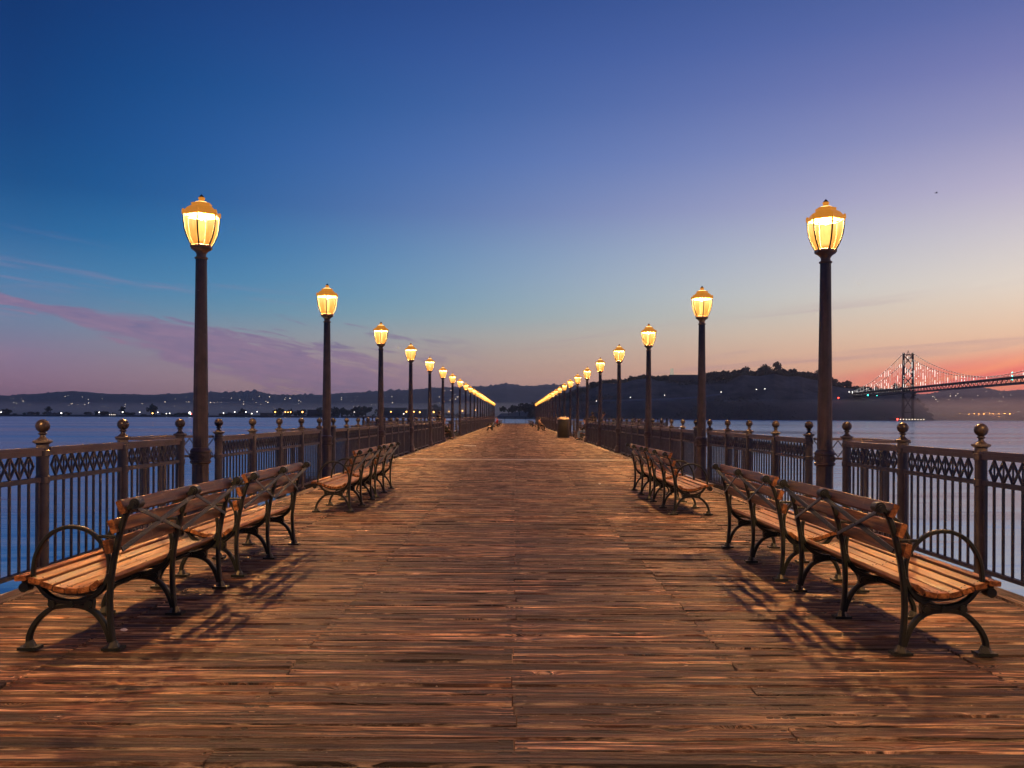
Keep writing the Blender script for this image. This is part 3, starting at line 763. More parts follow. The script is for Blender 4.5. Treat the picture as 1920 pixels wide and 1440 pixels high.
for u in (0.235, 0.345, 0.135): frame.tube([(-u, -0.03, 0.268), (-u, 0.03, 0.268)], 0.016 if u == 0.235 else 0.021, 10, up=Vector((0, 0, 1)))
frame.tube([(-0.503, -0.032, 0.362), (-0.503, 0.032, 0.362)], 0.028, 12, up=Vector((0, 0, 1)))
for u in (0.0, 0.48):
    frame.box(-u-0.055, -u+0.055, -0.04, 0.04, 0.003, 0.020)
    frame.tube([(-u, 0, 0.02), (-u, 0, 0.055)], [0.036, 0.020], 8)
frame_me = frame.mesh('side_frame', M['iron'])
hoop = MB().tube(smooth_path(uw([(0.457, 0.390), (0.463, 0.45), (0.444, 0.553), (0.381, 0.652), (0.301, 0.698), (0.222, 0.706), (0.142, 0.682), (0.078, 0.626), (0.038, 0.56), (0.026, 0.48), (0.040, 0.400), (0.083, 0.345)])), 1.0, 8, flat=(0.030, 0.024))
hoop.tube(uw([(0.105, 0.652), (0.04, 0.652), (-0.028, 0.650)]), 0.010, 6)
hoop_me = hoop.mesh('arm_hoop', M['iron'])
sc = MB(); sc.tube([(0.132, -0.034, 0.844), (0.132, 0.034, 0.844)], 0.031, 16, up=Vector((0, 0, 1)))
sc.tube([(0.132, -0.042, 0.844), (0.132, 0.042, 0.844)], 0.019, 12, up=Vector((0, 0, 1))); sc.tube([(0.132, -0.048, 0.844), (0.132, 0.048, 0.844)], 0.009, 8, up=Vector((0, 0, 1)))
scroll_me = sc.mesh('scroll', M['iron'])
def slat_mesh(w_, t_, ln):
    b = MB(); e = 0.005; hw, ht, hl = w_/2, t_/2, ln/2
    prof = [(-hw+e, -ht), (hw-e, -ht), (hw, -ht+e), (hw, ht-e), (hw-e, ht), (-hw+e, ht), (-hw, ht-e), (-hw, -ht+e)]
    b.prism_xz(prof, -hl, hl); return b.mesh('slat', M['slat'], False)
BL = 0.885
seat_me = slat_mesh(0.066, 0.030, 2*BL+0.10); back_me = slat_mesh(0.080, 0.034, 2*BL+0.10)
bolt_me = MB().ball((0, 0, 0), 0.006, 6, 4, (1, 1, 0.5)).mesh('bolt', M['iron'])
bench0 = thing('park_bench', 'x', 'bench')
for i in (-1, 0, 1):
    f = put('side_frame', frame_me, bench0, (0, i*BL, 0))
    put('arm_hoop', hoop_me, f); put('scroll', scroll_me, f)
seat = [(0.512, 0.418, -4), (0.432, 0.402, 12), (0.360, 0.378, 18), (0.290, 0.356, 14), (0.220, 0.348, 2), (0.150, 0.353, -10), (0.085, 0.382, -38)]
for u, w_, a in seat:
    s_ = put('seat_slat', seat_me, bench0, (-u, 0, w_), (0, R(a), 0))
    for i in (-1, 0, 1):
        for q in (-1, 1): put('bolt', bolt_me, s_, (q*0.016, i*BL+0.01*q, 0.0155))
for u, w_, a in ((0.018, 0.600, 78), (-0.012, 0.715, 70), (-0.060, 0.826, 66)):
    put('back_slat', back_me, bench0, (-u, 0, w_), (0, R(a), 0))
for i in (-1, 0):
    ya, yb = i*BL, (i+1)*BL
    for (p, q, o_) in (((0.108, ya+0.02, 0.815), (0.020, yb-0.02, 0.590), 0.016), ((0.016, ya+0.02, 0.575), (0.108, yb-0.02, 0.815), 0.022)):
        put('cross_brace', MB().tube([(p[0]+o_, p[1], p[2]), (q[0]+o_, q[1], q[2])], 1.0, 8, flat=(0.006, 0.030), up=Vector((1, 0, 0.35))).mesh('cross_brace', M['iron']), bench0)
put('stretcher', MB().tube([(-0.24, -BL, 0.268), (-0.24, BL, 0.268)], 0.010, 8, up=Vector((0, 0, 1))).mesh('stretcher', M['iron']), bench0)
register(bench0)
first = True
BEN = [  # side, x of back foot, y centre, rot, label
 (-1, 2.30, 5.79, 0, 'slatted wood and black iron bench, nearest one on the left'),
 (-1, 2.31, 8.05, 0, 'slatted bench second from the viewer on the left, directly behind the nearest'),
 (-1, 2.31, 12.90, 0, 'slatted bench on the left just beyond the first lamp, near one of its pair'),
 (-1, 2.31, 15.10, 0, 'slatted bench on the left beyond the first lamp, far one of its pair'),
 (1, 2.21, 5.76, pi, 'slatted wood and black iron bench, nearest one on the right'),
 (1, 2.21, 7.98, pi, 'slatted bench second from the viewer on the right, directly behind the nearest'),
 (1, 2.21, 12.75, pi, 'slatted bench on the right just beyond the first lamp, near one of its pair'),
 (1, 2.21, 14.95, pi, 'slatted bench on the right beyond the first lamp, far one of its pair'),
 (-1, 4.45, 51.6, pi, 'distant bench on the left platform facing the walkway, near one of two'),
 (-1, 4.45, 55.4, pi, 'distant bench on the left platform facing the walkway, far one of two'),
 (-1, 4.45, 58.6, pi, 'distant bench on the left platform facing the walkway, farthest of the row'),
 (1, 4.45, 51.6, 0, 'distant bench on the right platform facing the walkway, beside the litter bin'),
 (1, 4.45, 57.4, 0, 'distant bench on the right platform facing the walkway, behind the litter bin')]
for dd, nm in ((86.0, 'beyond the platform'), (115.0, 'past the middle of the far walkway'), (129.5, 'near the end of the pier'), (143.5, 'close to the end of the pier')):
    for sg, sn in ((-1, 'left'), (1, 'right')):
        BEN.append((sg, 2.3, dd-1.1, 0 if sg < 0 else pi, 'tiny %s bench %s, near one of its pair' % (sn, nm)))
        BEN.append((sg, 2.3, dd+1.1, 0 if sg < 0 else pi, 'tiny %s bench %s, far one of its pair' % (sn, nm)))
for sg, bx, by, rz, lab in BEN:
    o = bench0 if first else copy_tree(bench0); first = False
    o.location = (sg*bx, by, 0.001); o.rotation_euler = (0, 0, rz+R(random.uniform(-0.3, 0.3)))
    o['label'] = lab; o['group'] = 'slatted park benches along the pier'

# ------------------------------------------------------------------ litter bin and small things
t = thing('litter_bin', 'tall dark litter bin with a pale domed lid on the right', 'litter bin', (3.12, 55.2, 0))
put('body', MB().lathe([(0.03, 0.36), (0.06, 0.375), (1.16, 0.395), (1.2, 0.39)], 20).mesh('bin_body', M['bin']), t)
put('lid', MB().lathe([(1.201, 0.41), (1.23, 0.42), (1.30, 0.38), (1.36, 0.27), (1.385, 0.10)], 20).mesh('bin_lid', M['bin_rim']), t)
put('base', MB().lathe([(0.0, 0.39), (0.0295, 0.39)], 20).mesh('bin_base', M['bin_rim']), t)
put('hinge', MB().box(-0.44, -0.38, -0.05, 0.05, 0.95, 1.1).mesh('bin_hinge', M['steel'], False), t)
def crumple(name, loc, r, label, seed):
    b = MB(); rg = random.Random(seed); b.ball((0, 0, 0), r, 9, 6, (1.3, 1.0, 0.55))
    b.v = [tuple(c*rg.uniform(0.6, 1.15) for c in v) for v in b.v]
    mz = min(v[2] for v in b.v)
    put(name, b.mesh(name, M['paper'], False), None, (loc[0], loc[1], -mz+0.001), label=label, category='litter')
crumple('crumpled_paper', ((234-966)/1600*5.33, 5.33), 0.018, 'crumpled white paper on the deck by the nearest left bench', 3)
crumple('paper_scrap', ((1125-966)/1600*17.2, 17.2), 0.022, 'tiny white scrap lying on the deck right of the middle', 4)
t = thing('bottle', 'pale blue bottle standing on the left platform bench', 'bottle', (-4.2, 51.9, 0.40))
put('body', MB().lathe([(0, 0.035), (0.16, 0.035), (0.20, 0.018), (0.22, 0.016)], 10).mesh('bottle_body', M['blue']), t)
put('cap', MB().lathe([(0.2205, 0.018), (0.25, 0.018)], 10).mesh('bottle_cap', M['white']), t)
b = MB().ball((0, 0, 0.14), 0.15, 10, 6, (0.8, 1.0, 0.9)); b.tube([(0, -0.06, 0.24), (0, -0.04, 0.36), (0, 0.04, 0.36), (0, 0.06, 0.24)], 0.012, 6)
put('carrier_bag', b.mesh('carrier_bag', M['paper']), None, (4.2, 57.2, 0.40), label='pale carrier bag left on the right platform bench', category='bag')

# ------------------------------------------------------------------ people (far and small)
def skin_mesh(name, pts, edges, radii, mat, root=0, lvl=1):
    me = bpy.data.meshes.new(name); me.from_pydata(pts, edges, []); me.materials.append(mat)
    o = bpy.data.objects.new(name, me); COL.objects.link(o)
    me.skin_vertices.new() if hasattr(me.skin_vertices, 'new') and not me.skin_vertices else None
    md = o.modifiers.new('Skin', 'SKIN'); md.use_smooth_shade = True
    if not me.skin_vertices: return o
    for i, r in enumerate(radii):
        me.skin_vertices[0].data[i].radius = r if isinstance(r, tuple) else (r, r)
        me.skin_vertices[0].data[i].use_root = (i == root)
    o.modifiers.new('Sub', 'SUBSURF').render_levels = lvl
    return o
def tube_person(label, loc, rz, top, bottom, seated=False, lean=0.0):
    """one continuous body with clothes and hair as children"""
    t = thing('person', label, 'person', loc, rz)
    if seated:
        pel = (0, 0, 0.50); che = (0, -0.02+lean*0.3, 0.83); nk = (0, lean*0.5, 1.02); hd = (0, 0.02+lean*0.6, 1.17)
        kn = [(s*0.13, 0.44, 0.48) for s in (-1, 1)]; ft = [(s*0.13, 0.46, 0.08) for s in (-1, 1)]; toe = [(s*0.14, 0.62, 0.05) for s in (-1, 1)]
        elb = [(s*0.25, 0.10+lean*0.3, 0.74) for s in (-1, 1)]; wr = [(s*0.13, 0.32, 0.60) for s in (-1, 1)]
    else:
        pel = (0, 0, 0.92); che = (0, lean*0.5, 1.28); nk = (0, lean*0.8, 1.46); hd = (0, 0.02+lean, 1.60)
        kn = [(s*0.10, 0.03*s, 0.50) for s in (-1, 1)]; ft = [(s*0.11, 0.06*s-0.03, 0.08) for s in (-1, 1)]; toe = [(s*0.13, 0.06*s+0.13, 0.04) for s in (-1, 1)]
        elb = [(s*0.26, lean*0.6+0.02, 1.12) for s in (-1, 1)]; wr = [(s*0.22, lean+0.20, 0.95) for s in (-1, 1)]
    sh = [(s*0.18, che[1], che[2]+0.13) for s in (-1, 1)]
    b = MB()
    def limb(mb, p, r, n=9): mb.tube(smooth_path(p, 3), [r[0]+(r[-1]-r[0])*i/((len(p)-1)*3) for i in range((len(p)-1)*3+1)] if len(r) == 2 else r, n, up=Vector((0, 0.3, 1)))
    limb(b, [pel, che, nk], (0.12, 0.08)); limb(b, [nk, hd], (0.055, 0.06))
    b.ball((hd[0], hd[1], hd[2]), 0.098, 12, 9, (0.82, 0.95, 1.18)); b.ball((hd[0], hd[1]+0.095, hd[2]-0.01), 0.018, 6, 4)
    for s in (-1, 1): b.ball((s*0.083, hd[1], hd[2]), 0.022, 6, 4, (0.5, 0.8, 1.3))
    for i, s in enumerate((-1, 1)):
        limb(b, [sh[i], elb[i], wr[i]], (0.045, 0.028)); limb(b, [pel, kn[i], ft[i]], (0.085, 0.04)); limb(b, [ft[i], toe[i]], (0.045, 0.035))
        for f_ in range(5):
            a = (f_-2)*0.018; L_f = 0.085-abs(f_-2.2)*0.010
            b.tube([wr[i], (wr[i][0]+a, wr[i][1]+0.07, wr[i][2]-0.02), (wr[i][0]+a*1.2, wr[i][1]+0.07+L_f*0.7, wr[i][2]-0.06)], [0.024, 0.011, 0.007], 6)
    put('body', b.mesh('body', M['skin']), t)
    c = MB()
    c.tube(smooth_path([(pel[0], pel[1], pel[2]+0.0), ((pel[0]+che[0])/2, (pel[1]+che[1])/2, (pel[2]+che[2])/2), che, (che[0], che[1], che[2]+0.14), (nk[0], nk[1], nk[2]-0.01)], 3), [1]*7+[1, 1, 1, 0.85, 0.6, 0.4], 12, flat=(0.26, 0.40), up=Vector((0, 1, 0.01)))
    for i in (0, 1): limb(c, [sh[i], elb[i], (wr[i][0], wr[i][1]-0.01, wr[i][2]+0.01)], (0.075, 0.050))
    put('jacket', c.mesh('jacket', top), t)
    c = MB()
    for i, s in enumerate((-1, 1)): limb(c, [(s*0.07, pel[1], pel[2]+0.02), kn[i], (ft[i][0], ft[i][1], ft[i][2]+0.03)], (0.115, 0.06))
    put('trousers', c.mesh('trousers', bottom), t)
    c = MB()
    for i in (0, 1): c.tube([(ft[i][0], ft[i][1]-0.06, 0.045), (ft[i][0], ft[i][1], 0.06), (toe[i][0], toe[i][1], 0.04)], [0.04, 0.055, 0.04], 8, up=Vector((0, 0, 1)))
    put('shoes', c.mesh('shoes', M['black_cloth']), t)
    c = MB().ball((hd[0], hd[1]-0.02, hd[2]+0.035), 0.108, 12, 7, (0.85, 0.95, 1.0)); put('hair', c.mesh('hair', M['hair']), t)
    return t
tube_person('person in black jacket sitting on the right platform bench', (4.30, 51.4, 0.0), pi/2, M['black_cloth'], M['jeans'], True, 0.15)
tube_person('person in dark clothes sitting on the left platform bench', (-4.30, 50.9, 0.0), -pi/2, M['black_cloth'], M['black_cloth'], True, 0.1)
tube_person('person standing in dark clothes on the left platform by the railing', (-5.35, 60.0, 0), R(60), M['black_cloth'], M['black_cloth'])
tube_person('person standing in black at the right platform railing', (5.45, 62.0-1.9, 0), R(-40), M['black_cloth'], M['black_cloth'])
tube_person('person in tan jacket leaning forward beside the one in black', (5.9, 60.1, 0), R(-100), M['tan_cloth'], M['black_cloth'], False, 0.35)
tube_person('person in tan jacket sitting on a far right bench', (2.42, 84.6, 0), R(-90), M['tan_cloth'], M['black_cloth'], True)
tube_person('person in red top sitting on a far left bench', (-2.40, 114.0, 0), R(90), M['red_cloth'], M['jeans'], True)

# ------------------------------------------------------------------ far hills and island
def ridge(name, prof, D, depth, mat, rough, seed, nsub=6, toe=None, amp=None, crest=0):
    """a real hill: rows from the waterline up to the crest and down behind it"""
    pts = []
    for (a, b) in zip(prof[:-1], prof[1:]):
        k = max(2, int((b[0]-a[0])/1.3))
        for i in range(k):
            t = i/k; pts.append((a[0]+(b[0]-a[0])*t, a[1]+(b[1]-a[1])*t))
    pts.append(prof[-1])
    rws = [(-1.0, 0.0), (-0.92, 0.10), (-0.75, 0.30), (-0.55, 0.52), (-0.35, 0.74), (-0.17, 0.90), (0.0, 1.0), (0.3, 0.8), (0.8, 0.25), (1.0, 0.0)]
    b = MB(); n = len(pts)
    for (dy, hf) in rws:
        for i, (x, y) in enumerate(pts):
            p = P(x, y, D); h = p.z-WZ
            nz = noise.noise((p.x*rough, dy*3, seed))*0.18*h*(1 if 0 < hf < 1 else 0)
            cr = noise.fractal((p.x*rough*4, seed, 0), 0.7, 2.1, 4)*(amp or 0.0)*hf
            if crest and hf == 1.0: cr += crest*0.75*abs(noise.fractal((p.x*0.013, 7, 0), 0.7, 2.2, 4))
            b.v.append((p.x*(1+dy*depth/D), D+dy*depth+noise.noise((p.x*rough*0.6, dy, seed+9))*depth*0.12*(0 if hf == 1 else 1), WZ-0.6+max(0.0, h*hf+nz+cr+0.6)*1.0))
    for j in range(len(rws)-1):
        for i in range(n-1):
            a = j*n+i; b.f.append((a, a+1, a+n+1, a+n))
    return put(name, b.mesh(name, mat, True, 80), kind='structure')
far_prof = [(-1500, 760), (-900, 745), (-400, 738), (-100, 741), (0, 740), (60, 741), (110, 736), (160, 737.5), (200, 741), (280, 741), (380, 737), (440, 735), (480, 736), (540, 741), (600, 741), (650, 737.5), (720, 734), (770, 731), (820, 728), (860, 725.5), (900, 725), (925, 724), (940, 720.5), (960, 720.5), (975, 722.5), (1010, 724), (1030, 722), (1060, 723), (1200, 728), (1500, 740), (1650, 742), (1720, 739), (1776, 733), (1795, 731), (1813, 728), (1833, 727), (1849, 729), (1867, 731.5), (1885, 733.5), (1906, 732.5), (1930, 729), (2100, 722), (2500, 740), (3200, 765)]
ridge('far_hills', far_prof, 9200, 2200, M['hill'], 0.0006, 4.0, amp=16, crest=34)
isl_prof = [(925, 786), (940, 775), (988, 770), (1000, 764), (1030, 752), (1062, 744), (1096, 732), (1114, 724), (1132, 717), (1171, 718), (1197, 711), (1215, 708), (1236, 712), (1257, 709), (1307, 708), (1327, 709), (1340, 706), (1364, 711), (1392, 700), (1413, 704), (1450, 701), (1478, 705), (1494, 704), (1528, 711), (1562, 723), (1586, 724), (1605, 729), (1649, 735), (1679, 733), (1700, 733), (1712, 742), (1722, 757), (1735, 774), (1747, 787)]
ISD = 2500
ridge('island_hill', isl_prof, ISD, 330, M['island'], 0.004, 9.0, amp=3)
# flat shores
def land(name, x0, x1, D, dep, h, seed):
    b = MB(); n = 60
    for (dy, hf) in ((0, 0), (0.05, 0.7), (0.3, 1), (1, 1)):
        for i in range(n+1):
            x = x0+(x1-x0)*i/n
            b.v.append(((x-966)/1600*D, D+dy*dep+noise.noise((i*0.3, seed, 0))*25*(dy < 0.2), WZ-0.3+h*hf*(0.8+0.4*noise.noise((i*0.7, seed, 3)))))
    for j in range(3):
        for i in range(n): a = j*(n+1)+i; b.f.append((a, a+1, a+n+2, a+n+1))
    put(name, b.mesh(name, M['land'], True), kind='structure')
land('shore', -700, 1010, 2650, 400, 7.5, 2)
land('port_shore', 1700, 2300, 5200, 500, 9, 5)

# ------------------------------------------------------------------ trees
LX = [376, 614, 715, 770, 805, 830, 848, 861]; RX = [1547, 1318, 1218, 1160, 1124, 1100, 1081]
def where(x):
    if x < LX[0]: return 'left of the first left lamp' if x > 120 else 'near the left edge'
    if x < LX[-1]:
        for i in range(len(LX)-1):
            if x < LX[i+1]: return 'between %s and %s left lamps' % (ORD[i], ORD[i+1])
    if x < 960: return 'behind the far left lamps'
    if x > RX[0]: return 'right of the first right lamp'
    for i in range(len(RX)-1):
        if x > RX[i+1]: return 'between %s and %s right lamps' % (ORD[i+1], ORD[i])
    return 'behind the far right lamps'
SHAPE = ['rounded', 'spreading', 'upright', 'ragged', 'pointed', 'broad']
def nth(n):
    if n < 20: return ORD[n]
    tens = {2: 'twent', 3: 'thirt', 4: 'fort', 5: 'fift', 6: 'sixt', 7: 'sevent'}[(n+1)//10]
    return tens+'ieth' if (n+1) % 10 == 0 else tens+'y-'+ORD[(n+1) % 10-1]
CNT = {}
def rank(kind, x):
    k = (kind, where(x)); CNT[k] = CNT.get(k, -1)+1; return nth(CNT[k])
SIZE = lambda s, a, b: 'small' if s < a else ('mid-sized' if s < b else 'large')
def crown_mesh(seed, wide=1.0, tall=1.0, leaves=420, size=0.11):
    rg = random.Random(seed); b = MB()
    lobes = [(rg.gauss(0, 0.42)*wide, rg.gauss(0, 0.42)*wide, rg.uniform(0.35, 1.0)*tall, rg.uniform(0.22, 0.42)) for _ in range(11)]
    for _ in range(leaves):
        l = rg.choice(lobes)
        th, ph = rg.uniform(0, 2*pi), math.acos(rg.uniform(-1, 1)); rr = l[3]*rg.uniform(0.5, 1.05)
        c = Vector((l[0]+rr*sin(ph)*cos(th), l[1]+rr*sin(ph)*sin(th), max(0.12, l[2]+rr*cos(ph)*0.8)))
        s = size*rg.uniform(0.6, 1.5)
        u = Vector((rg.gauss(0, 1), rg.gauss(0, 1), rg.gauss(0, 1))).normalized(); w_ = u.orthogonal().normalized()
        v = u.cross(w_); k = len(b.v)
        b.v += [tuple(c+w_*s), tuple(c+v*s*0.8), tuple(c-w_*s), tuple(c-v*s*0.9)]; b.f.append((k, k+1, k+2, k+3))
    return b.mesh('crown', M['leaf'], False)
def trunk_mesh(seed):
    rg = random.Random(seed); b = MB().tube([(0, 0, -0.3), (0.02, 0, 0.2), (0.03, 0.02, 0.6)], [0.06, 0.045, 0.02], 6)
    for _ in range(4):
        a = rg.uniform(0, 6.3); b.tube([(0.02, 0, rg.uniform(0.15, 0.35)), (0.3*cos(a), 0.3*sin(a), 0.6), (0.45*cos(a), 0.45*sin(a), 0.85)], [0.025, 0.015, 0.006], 5)
    return b.mesh('trunk', M['trunk'])
CR = [crown_mesh(1), crown_mesh(2, 1.3, 0.85), crown_mesh(3, 0.7, 1.25), crown_mesh(4, 1.0, 1.0), crown_mesh(5, 0.45, 1.5, 300), crown_mesh(6, 1.6, 0.8, 520)]
TR = [trunk_mesh(21), trunk_mesh(22)]
def tree(p, s, var, label, group):
    t = thing('tree', label, 'tree', p, random.uniform(0, 6.28), group); t.scale = (s, s, s)
    put('crown', CR[var], t); put('trunk', TR[var % 2], t)
    return t
rt = random.Random(5)
def prof_y(prof, x):
    for a, b in zip(prof[:-1], prof[1:]):
        if a[0] <= x <= b[0]: return a[1]+(b[1]-a[1])*(x-a[0])/(b[0]-a[0])
    return 782
x = 1000
while x < 1746:
    yb = prof_y(isl_prof, x)+1.2; p = P(x, yb, ISD-15)
    s = rt.uniform(10, 17); p.z -= 0.30*s
    if 1330 < x < 1560: s *= 1.3
    if 1250 < x < 1312: s *= 0.35
    if x > 1700: s *= 0.8
    vr = rt.choice((0, 1, 2, 3, 4, 5)) if 1330 < x else rt.choice((0, 1, 3, 5))
    tree(p, s, vr, '%s tree, %s from the left on the island skyline %s' % (SHAPE[vr], rank('sky', x), where(x)), 'trees on the island skyline')
    x += rt.uniform(3.0, 7)
for (x, y0, y1, var) in ((1392, 704, 690, 1), (1432, 705, 689, 4), (1457, 704, 685, 4), (1340, 708, 695, 3), (1355, 709, 696, 2), (1574, 724, 715, 1)):
    p = P(x, y0+2, ISD-30); tree(p, (y0+2-y1)/1600*ISD/1.35, var, '%s %s tree rising above the island wood %s' % ('tallest' if y1 < 687 else 'taller', SHAPE[var], where(x)), 'taller trees above the island wood')
for (x, w_, y1, lab) in ((954, 18, 760, 'rounded tree on the low point left of the walkway end'), (974, 24, 757.5, 'broad rounded tree on the low point at the end of the walkway'), (1002, 30, 751, 'large domed tree on the low point behind the last right lamps')):
    tree(P(x, 775, 2250), (775-y1)/1600*2250/1.15, 5, lab, None)
# wood on the slope: nobody could count it
wb = MB(); rg = random.Random(77)
for _ in range(15000):
    x = rg.uniform(990, 1735); f = rg.random()**0.8
    yc = prof_y(isl_prof, x); pc = P(x, yc, ISD); h = max(0.0, pc.z-WZ)
    dy = -(1-f)**1.05
    c = Vector((pc.x*(1+dy*330/ISD), ISD+dy*330, WZ+h*min(1, f*1.04)+rg.uniform(0.5, 6.5)*(0.6+0.9*abs(noise.noise((x*0.09, f*6, 2))))))
    s = rg.uniform(1.2, 3.0)
    u = Vector((rg.gauss(0, 1), rg.gauss(0, 1), rg.gauss(0, 1))).normalized(); w_ = u.orthogonal().normalized(); v = u.cross(w_); k = len(wb.v)
    wb.v += [tuple(c+w_*s), tuple(c+v*s), tuple(c-w_*s), tuple(c-v*s)]; wb.f.append((k, k+1, k+2, k+3))
put('island_wood', wb.mesh('island_wood', M['leaf'], False), kind='stuff', label='dark wood covering the island slope', category='wood')
# low shore trees
big = [(287, 20, 761, 2), (626, 26, 759, 5), (651, 22, 764, 1), (669, 24, 762, 3), (686, 34, 757, 5), (817, 20, 762, 2), (842, 16, 772, 1), (16, 16, 766, 0), (190, 16, 768, 1), (230, 12, 767, 4), (90, 10, 767, 4), (455, 10, 768, 2), (519, 16, 765, 0), (556, 18, 764, 5)]
lab_big = {287: 'lone tall tree on the low left shore before the first lamp', 626: 'domed tree on the left shore just right of the second lamp', 686: 'largest tree on the left shore left of the third lamp', 817: 'pointed round tree on the shore between the fifth and sixth lamps'}
for (x, w_, yt, var) in sorted(big):
    base = P(x, 779.5, 2760)
    base.z = WZ+4
    top = P(x, yt, 2760).z
    tree(base, (top-base.z)/1.25, var, lab_big.get(x, 'middling %s tree, %s from left of its size %s' % (SHAPE[var], rank('mid', x), where(x))), None if x in lab_big else 'trees along the low left shore')
for x in sorted(rt.uniform(-30, 930) for i in range(85)):
    base = P(x, 779.5, 2740+rt.uniform(-40, 60)); base.z = WZ+4
    s = rt.uniform(5, 11); vr = rt.choice((0, 1, 3, 5, 5))
    tree(base, s, vr, 'low %s tree, %s from left on the low shore %s' % (SHAPE[vr], rank('low', x), where(x)), 'small trees along the low left shore')

# ------------------------------------------------------------------ shore buildings
def building(x0, x1, ytop, D, dep, label, mat, nwin=0, roof='flat', base=None, lit=False):
    a = P(x0, ytop, D); b_ = P(x1, ytop, D); z0 = WZ+4 if base is None else base
    h = a.z-z0; w_ = b_.x-a.x
    t = thing('building', label, 'building', ((a.x+b_.x)/2, D, z0))
    put('wall', MB().box(-w_/2, w_/2, 0, dep, -2, h).mesh('wall', mat, False), t)
    if roof == 'gable': put('roof', MB().prism_xz([(-w_/2-0.5, h+0.01), (w_/2+0.5, h+0.01), (0, h+w_*0.22)], -0.6, dep+0.6).mesh('roof', M['dim_wall'], False), t)
    elif roof == 'hip': put('roof', MB().prism_xz([(-w_/2-0.5, h+0.01), (w_/2+0.5, h+0.01), (w_*0.35, h+3), (-w_*0.35, h+3)], -0.6, dep+0.6).mesh('roof', M['dim_wall'], False), t)
    else: put('roof', MB().box(-w_/2-0.4, w_/2+0.4, -0.4, dep+0.4, h+0.01, h+0.8).mesh('roof', M['dim_wall'], False), t)
    if nwin:
        ww = w_/nwin*0.45; wm = MB().box(-ww/2, ww/2, -0.12, -0.01, -1.2, 1.2).mesh('window', M['house_light'] if lit else M['far_window'], False)
        for i in range(nwin): put('window', wm, t, (-w_/2+w_*(i+0.5)/nwin, 0, h*0.55))
    return t
building(576, 612, 768.5, 2820, 30, 'long low flat-roofed hall on the left shore left of the second lamp', M['dim_wall'], 6)
building(622, 636, 770.5, 2800, 18, 'low hall with pale eaves on the left shore right of the second lamp', M['concrete'], 3, 'hip')
building(718, 762, 764.5, 2820, 30, 'broad two-storey block with arched windows right of the third lamp', M['dim_wall'], 9)
building(764, 800, 767.5, 2830, 30, 'lower wing beside the broad block on the left shore', M['dim_wall'], 7)
building(50, 62, 774.5, 2700, 14, 'small pale house at the far left of the shore', M['concrete'], 2, 'gable')
building(86, 96, 775, 2700, 14, 'second small pale house from the left on the shore', M['concrete'], 2, 'gable')
building(98, 122, 775.5, 2690, 12, 'long pale shed left of the second left railing post', M['concrete'], 5)
building(160, 172, 775.5, 2690, 12, 'short pale shed in the middle of the left shore', M['concrete'], 3)
building(204, 217, 776, 2680, 12, 'small shed with brightly lit windows on the left shore', M['concrete'], 4, 'flat', None, True)
building(426, 470, 775, 2700, 14, 'long low shed right of the first left lamp', M['dim_wall'], 8)
building(488, 512, 774.5, 2700, 14, 'low shed in the gap between first and second left lamps', M['dim_wall'], 5)
hb = P(1282, 716, ISD-35).z
building(1256, 1309, 703, ISD-35, 20, 'long flat-topped building on the island crest', M['dim_wall'], 8, 'flat', hb)
# lit tower on the crest
tb = P(1259.5, 703, ISD-30)
t = thing('signal_tower', 'small lit greenish tower on the island crest', 'tower', tb)
tw = MB()
for sx in (-1, 1):
    for sy in (-1, 1): tw.tube([(sx*4.2, sy*4.2, -4), (sx*2.6, sy*2.6, 9), (sx*2.6, sy*2.6, 19)], 0.7, 5)
for z in (2, 8, 14): tw.box(-3.6, 3.6, -3.6, 3.6, z, z+1.0)
M['tower_lit'] = emit('tower_self_glow', (0.62, 0.78, 0.60, 1), 0.40)  # the frame itself emits; floodlight is put into its material
put('frame', tw.mesh('tower_frame', M['tower_lit'], False), t)
# road on the island slope
rd = MB(); pr = [(1130, 752.5), (1170, 752), (1210, 751), (1250, 749.5), (1290, 747.5), (1320, 745), (1340, 742), (1353, 740)]
for x, y in pr:
    for k, dz in enumerate((0, 4.2)):
        p = P(x, y, 2195); rd.v.append((p.x, p.y+dz*1.5, p.z+dz))
for i in range(len(pr)-1): rd.f.append((2*i, 2*i+2, 2*i+3, 2*i+1))
sv = []
put('hillside_road', rd.mesh('hillside_road', M['concrete'], False), kind='structure')

